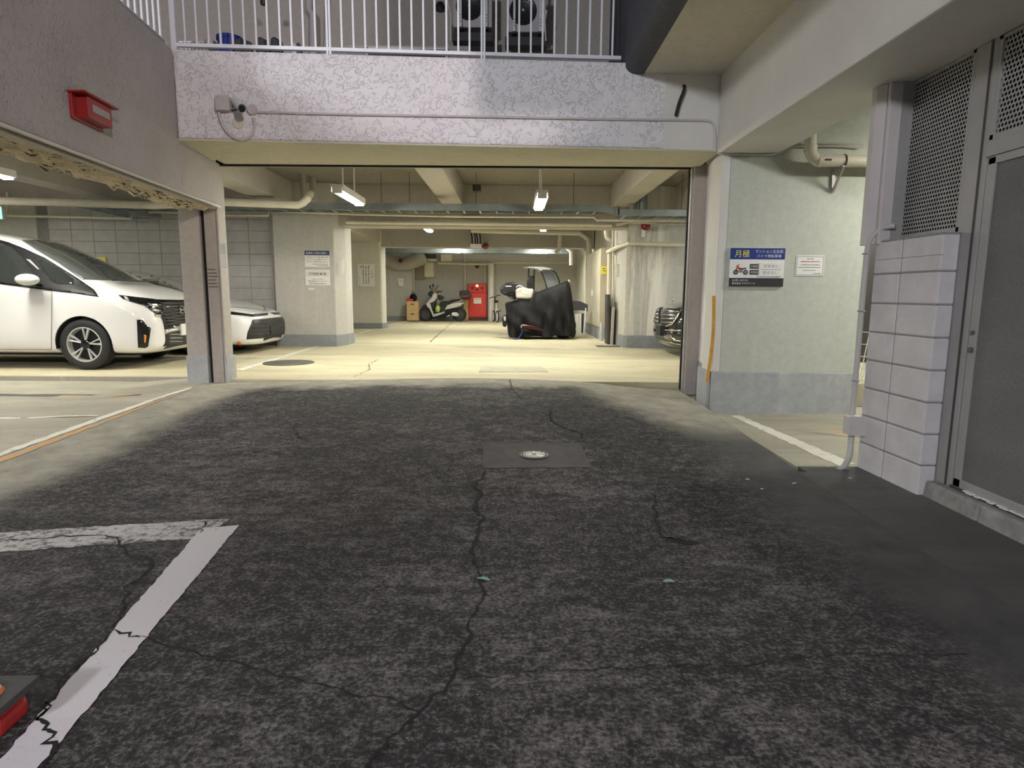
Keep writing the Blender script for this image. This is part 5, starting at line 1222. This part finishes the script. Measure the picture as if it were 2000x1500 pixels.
bars_text(hc, a0-hc.location.x+.03, a1-hc.location.x-.03, (b0+b1)/2-hc.location.z+.05, .02, 'ink_r', 2, 22.907-hc.location.y); 
# cardboard boxes with a black bag on top
B = SC(22.1, 750, 400, 4.444)
zf_ = GI(0, 22.4)
def cbox(c0, c1, lab, dep=.45):
    (x0, z0), (x1, z1) = B(c0, c1); t = thing('cardboard_box', lab, 'box', ((x0+x1)/2, 22.1, z0))
    MB().box(x0, x1, 22.1, 22.1+dep, z0, z1).build('carton', 'card', t, bevel=.006)
    MB().box((x0+x1)/2-.05, (x0+x1)/2+.05, 22.094, 22.1, (z0+z1)/2+.04, (z0+z1)/2+.075).build('hand_hole', 'black', t); return t
cbox((198, 918), (297, 838), 'upper cardboard box of the stack beside the scooter'); cbox((198, 1005), (297, 919), 'lower cardboard box of the stack beside the scooter')
p = at(750+255/4.444, 400+800/4.444, 22.35); bg = thing('black_bag', 'black bag lying on the cardboard box stack', 'bag', (p.x, p.y, p.z-.17))
MB().ball((p.x, p.y, p.z-.02), .13, .12, .14, 16, 8).build('bag_body', 'cloth_k', bg, smooth=True); MB().torus((p.x, p.y, p.z+.14), (0,1,0), .04, .012, 14, 5).build('bag_handle', 'cloth_k', bg, smooth=True)
p = at(750+228/4.444, 400+822/4.444, 22.17); tag(MB().ball((p.x-.02, p.y, p.z-.02), .14, .06, .05, 12, 6).build('red_white_pouch', 'red', smooth=True), 'red and white pouch on the cardboard box stack', 'pouch')
(x0, z0), (x1, z1) = A((1030, 1055), (1125, 655)); tag(MB().box(x0, x1, 22.85, 22.95, zf_, z1).build('cardboard_sheet', 'card', bevel=.004), 'flattened cardboard leaning behind the scooter tail', 'cardboard')
# scooter
sc_ = thing('scooter', 'silver and black scooter with top box parked before the back wall', 'scooter', (A1(620, 1000).x, 22.4, zf_))
def sp(name, pts, hw, mat, bevel=.02, yc=22.4): return MB().prismy(A(*pts), yc-hw, yc+hw).build(name, mat, sc_, bevel=bevel)
for cx, cy in ((320, 925), (975, 935)):
    c = A1(cx, cy); c.z = zf_+.25; 
    ty = MB().lathe([(.16, .05), (.23, .055), (.25, .03), (.25, -.03), (.23, -.055), (.16, -.05)], c, (0, 1, 0), 28).build('tyre', 'rubber', sc_, smooth=True)
    MB().lathe([(0, -.03), (.05, -.05), (.16, -.045), (.165, .045)], c, (0, 1, 0), 20).build('wheel_hub', 'dark', ty, smooth=True)
sp('front_mudguard', ((225,830),(260,770),(330,740),(400,790),(420,860),(360,830),(280,830)), .09, 'black_pl')
sp('fork', ((300,900),(345,900),(420,720),(385,710)), .06, 'black_pl')
sp('leg_shield', ((330,720),(400,690),(445,830),(480,930),(700,880),(700,910),(560,965),(470,990),(440,920),(400,830),(350,780)), .19, 'silver')
sp('front_cowl', ((345,705),(430,620),(480,510),(540,520),(550,600),(500,680),(420,720)), .17, 'silver')
sp('inner_shield', ((420,715),(500,680),(540,600),(480,900),(450,830)), .16, 'black_pl')
sp('head_unit', ((360,540),(400,490),(480,500),(470,580),(420,600),(380,585)), .14, 'black_pl')
sp('dash_cowl', ((545,570),(600,560),(680,590),(650,660),(600,665),(560,630)), .12, 'black_pl')
sp('windshield', ((480,470),(560,360),(580,362),(510,480)), .16, 'glass_g', .004)
sp('footboard', ((470,915),(690,870),(700,900),(560,960),(480,960)), .16, 'black_pl')
sp('frame_body', ((420,900),(610,900),(830,800),(950,830),(950,930),(820,960),(700,1000),(450,1030)), .13, 'black')
sp('seat', ((610,690),(660,680),(760,680),(840,650),(960,640),(1010,660),(900,690),(800,720),(720,790),(640,800),(600,760)), .14, 'rubber', .04)
sp('under_seat', ((590,760),(640,790),(700,790),(690,850),(610,880)), .13, 'black_pl')
sp('tail_cowl', ((690,845),(740,760),(860,720),(1060,705),(1070,715),(1000,770),(900,805),(780,830)), .15, 'silver', .03)
sp('rear_carrier', ((880,700),(1010,670),(1090,650),(1090,660),(1010,685),(890,715)), .08, 'silver', .005)
bxp = sp('top_box', ((975,490),(1000,475),(1150,475),(1195,520),(1210,580),(1190,625),(1040,650),(1000,620),(980,560)), .2, 'black_pl', .06)
MB().prismy(A((1000,575),(1100,575),(1190,560),(1190,590),(1090,610),(1005,600)), 22.19, 22.61).build('lens_band', 'red_d', bxp, bevel=.03)
sp('engine_cover', ((820,915),(850,895),(940,900),(970,940),(960,975),(890,975),(830,960)), .17, 'white_pl', .03)
sp('exhaust', ((720,980),(780,945),(800,950),(760,990)), .17, 'silver', .01)
sp('tail_light', ((1000,790),(1020,790),(1060,870),(1090,920),(1060,900),(1030,850)), .08, 'black_pl', .01)
sp('side_stand', ((805,980),(825,975),(825,1050),(812,1050)), .015, 'iron', .002, 22.28)
b = MB()
for s in (-1, 1): b.tube([A1(520, 520)+Vector((0, s*.05, 0)), A1(560, 500)+Vector((0, s*.25, 0)), A1(610, 490)+Vector((0, s*.36, 0))], .016, 8)
b.build('handlebar', 'black_pl', sc_, smooth=True)
MB().tube([A1(560,500,22.15), A1(480,480,22.1), A1(560,485,22.05)], .012, 6).build('brake_lever', 'red', sc_)
for s, (a, b_) in ((-1, (398, 400)), (1, (460, 375))):
    c = A1(a, b_, 22.4+.3*s); m_ = MB().ball((c.x, c.y, c.z), .03, .05, .06, 12, 8).build('mirror', 'black_pl', sc_, smooth=True); MB().tube([c, A1(450, 480, 22.4+.2*s)], .01, 6).build('mirror_stalk', 'black_pl', m_)
p = A1(550, 830, 22.2); tag(MB().ball((p.x, p.y, p.z), .09, .09, .13, 14, 8).build('shopping_bag', 'green_bag', smooth=True), 'green and white plastic bag hanging at the scooter leg shield', 'bag')
# small bicycle seen from behind
bi = thing('bicycle', 'small cream bicycle seen end on right of the white down pipe', 'bicycle', (A1(1690, 1060, 22.6).x, 22.6, zf_))
def bt(name, pts, r, mat): return MB().tube([at(800+a/10, 520+b/10, y) for a, b, y in pts], r, 8).build(name, mat, bi, smooth=True)
for cx, y, dx in ((1640, 22.55, -.05), (1715, 22.0, .03)):
    c = A1(cx, 960, y); c.z = zf_+.2; ax = Vector((1, .25, 0)); ty = MB().torus(c, ax, .19, .022, 28, 8).build('tyre', 'rubber', bi, smooth=True)
    MB().torus(c, ax, .165, .012, 24, 6).build('rim', 'alu', ty, smooth=True)
    b = MB()
    for k in range(8):
        t_ = PI*k/8; u_ = Vector((-.24, .97, 0))*math.cos(t_)*.16+Vector((0, 0, 1))*math.sin(t_)*.16; b.bar(c-u_, c+u_, .004, .004)
    b.build('spokes', 'alu', ty)
bt('frame', [(1680,720,22.15),(1690,790,22.10),(1685,900,22.10)], .022, 'locker'); bt('frame', [(1690,800,22.10),(1725,880,22.00),(1720,950,21.95)], .018, 'locker'); bt('frame', [(1690,800,22.15),(1650,880,22.55),(1640,950,22.55)], .018, 'locker')
bt('seat_post', [(1690,710,22.10),(1688,790,22.10)], .016, 'alu'); bt('stem', [(1668,600,22.55),(1668,660,22.57),(1672,760,22.60)], .018, 'black_pl')
bt('handlebar', [(1560,625,22.55),(1610,605,22.53),(1665,600,22.53),(1720,572,22.53),(1775,562,22.55)], .016, 'black_pl')
p = A1(1695, 690, 22.05); MB().ball((p.x, p.y, p.z), .08, .13, .045, 14, 8).build('saddle', 'rubber', bi, smooth=True)
bt('pedal', [(1700,900,22.05),(1785,860,22.05)], .018, 'black_pl')
# covered motorcycle
K = SC(14.6, 960, 500, 7.692)
def K1(a, b, y=14.6): return at(960+a/7.692, 500+b/7.692, y)
top = [(215,850),(228,780),(250,735),(300,695),(420,665),(520,700),(600,668),(660,540),(800,478),(1000,405),(1090,360),(1130,352),(1165,385),(1190,470),(1215,700),(1240,900),(1262,1060),(1272,1130)]
bot = [(215,880),(240,1050),(262,1200),(300,1212),(400,1215),(520,1205),(620,1190),(760,1200),(860,1210),(960,1180),(1100,1180),(1180,1200),(1200,1215),(1220,1215),(1240,1210),(1256,1200),(1268,1175),(1272,1140)]
def interp(L, x):
    for i in range(len(L)-1):
        if L[i][0] <= x <= L[i+1][0] and L[i+1][0] > L[i][0]: return L[i][1]+(L[i+1][1]-L[i][1])*(x-L[i][0])/(L[i+1][0]-L[i][0])
    return L[-1][1]
cv = thing('covered_motorcycle', 'motorcycle under a draped black cloth cover in the middle of the garage', 'motorcycle', (K1(740, 1215).x, 14.6, GI(0, 14.6)))
xs = [216+ (1271-216)*i/72 for i in range(73)]; NS = 24; vs = []; fs = []
rf = random.Random(9); ph = [rf.random()*6.28 for _ in range(12)]
for xi in xs:
    tz = K1(xi, interp(top, xi)).z; bz = max(K1(xi, interp(bot, xi)).z, GI(0, 14.6)+.005); X = K1(xi, 800).x; u = (xi-216)/1055
    endf = min(1, (min(u, 1-u)*9)+.12)
    for k in range(NS+1):
        t_ = k/NS; s_ = 2*t_-1; a_ = abs(s_)
        z_ = tz + (bz-tz)*(a_**1.05)
        wd = (.05+.33*(a_**.62)) * (.35+.65*endf)
        fold = math.sin(11*u*2+ph[0]+4*a_)*.5+math.sin(23*u*2+ph[1]-6*a_)*.35+math.sin(41*u+ph[2]+9*a_+ (3 if s_ > 0 else 0))*.3
        wd += .05*fold*a_*endf
        # diagonal tension folds from the handlebar
        diag = math.sin((u*2.6+a_*1.6)*6.0+ph[3]); z_ += .03*diag*(1-a_)*a_*3*endf; wd += .045*math.sin((u*3-a_*1.5)*9+ph[4])*a_*endf
        vs.append((X+.008*math.sin(9*a_+u*40), 14.6+(1 if s_ > 0 else -1)*wd*(1 if k != NS//2 else 0), z_))
for i in range(len(xs)-1):
    for k in range(NS): fs.append((i*(NS+1)+k, i*(NS+1)+k+1, (i+1)*(NS+1)+k+1, (i+1)*(NS+1)+k))
fs += [tuple(range(NS+1)), tuple(range((len(xs)-1)*(NS+1), len(xs)*(NS+1)))]
o = MB().add(vs, fs).build('cover', 'cloth_k', cv); 
for p in o.data.polygons: p.use_smooth = True
mm = o.modifiers.new('s', 'SUBSURF'); mm.levels = mm.render_levels = 1
zg = GI(0, 14.6)
for cx in (480, 1080):
    c = K1(cx, 1080); c.z = zg+.29; MB().lathe([(.18, .06), (.26, .065), (.29, .03), (.29, -.03), (.26, -.065), (.18, -.06)], c, (0, 1, 0), 30).build('tyre', 'rubber', cv, smooth=True)
ya = 14.6-.42
e0, e1, e2 = K1(448, 1055, ya), K1(640, 1078, ya+.03), K1(800, 1125, ya+.12)
ep = MB().tube([e0, e0.lerp(e1, .1), e1, e2], [.048, .052, .05, .03], 16, caps=False).build('exhaust_pipe', plain('maroon_exhaust', (.06, .014, .012), .3, .4, 0), cv, smooth=True)
d_ = (e1-e0).normalized(); MB().torus(e0, d_, .047, .01, 20, 6).build('exhaust_tip', 'chrome', ep, smooth=True); MB().cyl(e0+d_*.03, e0+d_*.04, .046, 16).build('exhaust_bore', 'black', ep)
ck = [K1(262,1258,ya), K1(310,1262,ya), K1(400,1235,ya), K1(450,1165,ya), K1(458,1110,ya), K1(445,1070,ya+.02)]
MB().tube(bez(ck, 6), .016, 8).build('chain_lock', 'blue', cv, smooth=True)
c = K1(1160, 378); MB().ball((c.x, c.y-.1, c.z), .035, .03, .035, 12, 8).build('mirror_end', 'chrome', cv, smooth=True)
# canopy scooter behind it
N = SC(16.2, 960, 500, 7.692)
def N1(a, b, y=16.2): return at(960+a/7.692, 500+b/7.692, y)
cn = thing('canopy_scooter', 'delivery scooter with roof and windscreen behind the covered motorcycle', 'scooter', (N1(700, 1100).x, 16.2, GI(0, 16.2)))
MB().prismy(N((470,180),(560,165),(760,165),(870,185),(940,230),(880,215),(760,215),(740,240),(680,205),(560,190)), 15.9, 16.5).build('roof', 'silver', cn, bevel=.02)
for s in (-.28, .28):
    MB().tube(bez([N1(870,190,16.2+s), N1(950,240,16.2+s), N1(995,320,16.2+s), N1(1020,400,16.2+s), N1(1030,600,16.2+s)], 5), .02, 8).build('front_pillar', 'black_pl', cn, smooth=True)
    MB().tube(bez([N1(740,225,16.2+s), N1(775,300,16.2+s), N1(815,420,16.2+s), N1(840,520,16.2+s)], 5), .018, 8).build('screen_frame', 'black_pl', cn, smooth=True)
MB().prismy(N((755,235),(860,205),(940,245),(1000,380),(1000,460),(830,470),(790,330)), 16.46, 16.465).build('windscreen', 'lamp_glass', cn)
for a in (560, 645): MB().tube([N1(a,185), N1(a-5,300), N1(a-10,520)], .02, 8).build('rear_post', 'black_pl', cn, smooth=True)
MB().prismy(N((550,310),(630,290),(640,500),(530,500),(530,400)), 16.1, 16.3).build('backrest', 'black_pl', cn, bevel=.03)
MB().prismy(N((300,700),(640,520),(900,600),(1000,450),(1060,500),(1120,900),(900,1050),(500,1050),(320,900)), 15.95, 16.45).build('body', 'dark', cn, bevel=.05)
for cx in (420, 1050):
    c = N1(cx, 1050); c.z = GI(0, 16.2)+.23; MB().lathe([(.12, .06), (.2, .07), (.23, .03), (.23, -.03), (.2, -.07), (.12, -.06)], c, (0, 1, 0), 24).build('tyre', 'rubber', cn, smooth=True)
# top case + white bag
E_ = SC(15.5, 960, 500, 7.692)
tc = thing('rear_motorbike', 'black motorcycle tail with rounded top case left of the cloth cover', 'motorcycle', (at(985, 655, 15.5).x, 15.5, GI(0, 15.5)))
MB().prismy(E_((130,500),(150,460),(210,410),(300,392),(380,400),(415,450),(400,520),(370,570),(300,560),(230,600),(160,580),(135,540)), 15.28, 15.72).build('top_case', 'black_pl', tc, bevel=.08)
MB().prismy(E_((215,450),(300,448),(300,462),(215,465)), 15.268, 15.3).build('case_latch', 'alu', tc); MB().prismy(E_((185,540),(205,540),(205,560),(185,560)), 15.268, 15.3).build('case_lock', 'chrome', tc)
MB().prismy(E_((230,590),(360,560),(380,640),(330,680),(270,630)), 15.4, 15.6).build('carrier', 'black_pl', tc, bevel=.02); MB().prismy(E_((270,615),(285,605),(345,660),(330,675)), 15.36, 15.4).build('tail_lamp', 'chrome', tc)
cw = E_((230, 985))[0]; MB().lathe([(.2, .06), (.27, .07), (.30, .03), (.30, -.03), (.27, -.07), (.2, -.06)], (cw[0]+.30, 15.6, GI(0, 15.5)+.30), (0, 1, 0), 28).build('rear_tyre', 'rubber', tc, smooth=True); MB().prismy(E_((165,900),(200,880),(225,900),(230,1050),(190,1065),(165,1040)), 15.3, 15.6).build('mud_flap', 'rubber', tc, bevel=.04); MB().prismy(E_((180,905),(215,900),(216,965),(192,968)), 15.28, 15.3).build('number_plate', 'paper', tc)
MB().prismy(E_((200,700),(420,660),(600,900),(500,1050),(240,1000)), 15.4, 15.6).build('body', 'black', tc, bevel=.05)
wb = thing('white_bag', 'white plastic wrapped bag strapped behind the black top case', 'bag', at(1024, 580, 15.0))
W_ = SC(15.0, 960, 500, 7.692)
MB().prismy(W_((362,500),(400,480),(470,470),(560,490),(630,490),(625,560),(600,640),(520,645),(370,635)), 14.9, 15.25).build('bag_body', 'bag', wb, bevel=.04)
MB().tube(bez([at(960+370/7.692, 500+470/7.692, 14.95), at(960+420/7.692, 500+445/7.692, 14.95), at(960+490/7.692, 500+480/7.692, 14.95)], 5), .012, 8).build('strap', 'white_pl', wb, smooth=True)
MB().prismy(W_((370,640),(580,655),(585,690),(390,660)), 14.95, 15.2).build('base', 'black_pl', wb, bevel=.01)
# locker on a plinth by the right wall
lk = thing('locker', 'tall cream steel locker cabinet against the right garage wall', 'locker', (2.15, 15.7, .46))
n0, n1 = at(1171, 600, 14.5), at(1145, 600, 17.0)
zt_ = at(1171, 484, 14.5).z
MB().prism([(n0.x, 14.5), (n1.x, 17.0), (2.31, 17.0), (2.31, 14.5)], .46, zt_).build('body', 'locker_s', lk, bevel=.006)
def lkp(f0, f1, z0, z1, o, m_, nm):
    a = Vector((n0.x, 14.5)).lerp(Vector((n1.x, 17.0)), f0); b_ = Vector((n0.x, 14.5)).lerp(Vector((n1.x, 17.0)), f1)
    return MB().hexa([(a.x-o, a.y, z0), (b_.x-o, b_.y, z0), (b_.x-o, b_.y, z1), (a.x-o, a.y, z1)], [(a.x+.01, a.y, z0), (b_.x+.01, b_.y, z0), (b_.x+.01, b_.y, z1), (a.x+.01, a.y, z1)]).build(nm, m_, lk, bevel=.003)
lkp(.01, .49, .50, zt_-.02, .012, 'locker', 'door'); lkp(.51, .99, .50, zt_-.02, .012, 'locker', 'door'); lkp(.44, .47, 1.2, 1.35, .03, 'alu', 'handle'); lkp(.53, .56, 1.2, 1.35, .03, 'alu', 'handle')
wall('wall_locker_plinth', 'plinth_b', n0.x-.03, 2.31, 14.45, 17.3, .18, .45)
# boards and stand near the pipes
bd = [(1186, 1192, 575, 675, 13.0, 'dark', 'tall thin black board standing by the upright pipe'), (1193, 1201, 600, 668, 12.9, 'wood', 'grey board leaning at the foot of the stained wall')]
for px0, px1, py0, py1, y, m_, lab in bd:
    a = at(px0, py1, y); b_ = at(px1, py0, y); zz = GI(0, y)
    tag(MB().hexa([(a.x, y, zz), (a.x+.05, y, zz), (a.x+.05, y+.4, zz), (a.x, y+.4, zz)], [(b_.x-.05, y, b_.z), (b_.x, y, b_.z), (b_.x, y+.4, b_.z), (b_.x-.05, y+.4, b_.z)]).build('leaning_board', m_, bevel=.004), lab, 'board')
a = gp(1165, 677, GIz); c = gp(1208, 676, GIz)
tag(MB().box(a.x, c.x, a.y-.1, a.y+.15, a.z, a.z+.015).build('base_plate', 'iron', bevel=.003), 'flat dark steel base plate on the floor under the black board', 'plate')
# clutter right of the cover
cr = thing('crate_stack', 'grey folding crate with pale boards right of the cloth cover', 'crate', (at(1133, 640, 15.6).x, 15.6, GI(0, 15.6)))
Q = SC(15.6, 960, 500, 7.692)
b = MB()
pts = Q((1210,670),(1330,680),(1440,730),(1440,830),(1340,815),(1215,815)); b.prismy(pts, 15.5, 15.9).build('basket', 'dark', cr, bevel=.01)
for x0_, x1_ in ((1245, 1300), (1310, 1340)): 
    q = Q((x0_,865),(x1_,865),(x1_,1155),(x0_,1155)); q = [(q[0][0], q[0][1]), (q[1][0], q[1][1]), (q[2][0], GI(0,15.6)), (q[3][0], GI(0,15.6))]; MB().prismy(q, 15.45, 15.5).build('pale_board', 'paper', cr, bevel=.003)
q = Q((1395,780),(1412,780),(1385,1160),(1365,1160)); MB().prismy([q[0], q[1], (q[2][0], GI(0,15.6)), (q[3][0], GI(0,15.6))], 15.4, 15.44).build('bright_strip', 'alu', cr)
for a, b_ in (((1215,820),(1230,1150)), ((1430,740),(1390,1150))): MB().tube([at(960+a[0]/7.692, 500+a[1]/7.692, 15.6), at(960+b_[0]/7.692, 500+b_[1]/7.692, 15.6)], .012, 6).build('leg', 'iron', cr)
MB().prismy(Q((1345,860),(1385,860),(1370,1150),(1345,1150)), 15.5, 15.6).build('dark_panel', 'dark', cr)
p = at(960+1655/7.692, 500+1010/7.692, 13.9); tag(MB().lathe([(0, -.3), (.05, -.3), (.05, 0), (.03, .06), (.03, .12), (0, .13)], (p.x, 13.9, GI(0, 13.9)+.3), (0,0,1), 14).build('bottle', 'lamp_glass', smooth=True), 'clear bottle standing at the corner of the locker plinth', 'bottle')
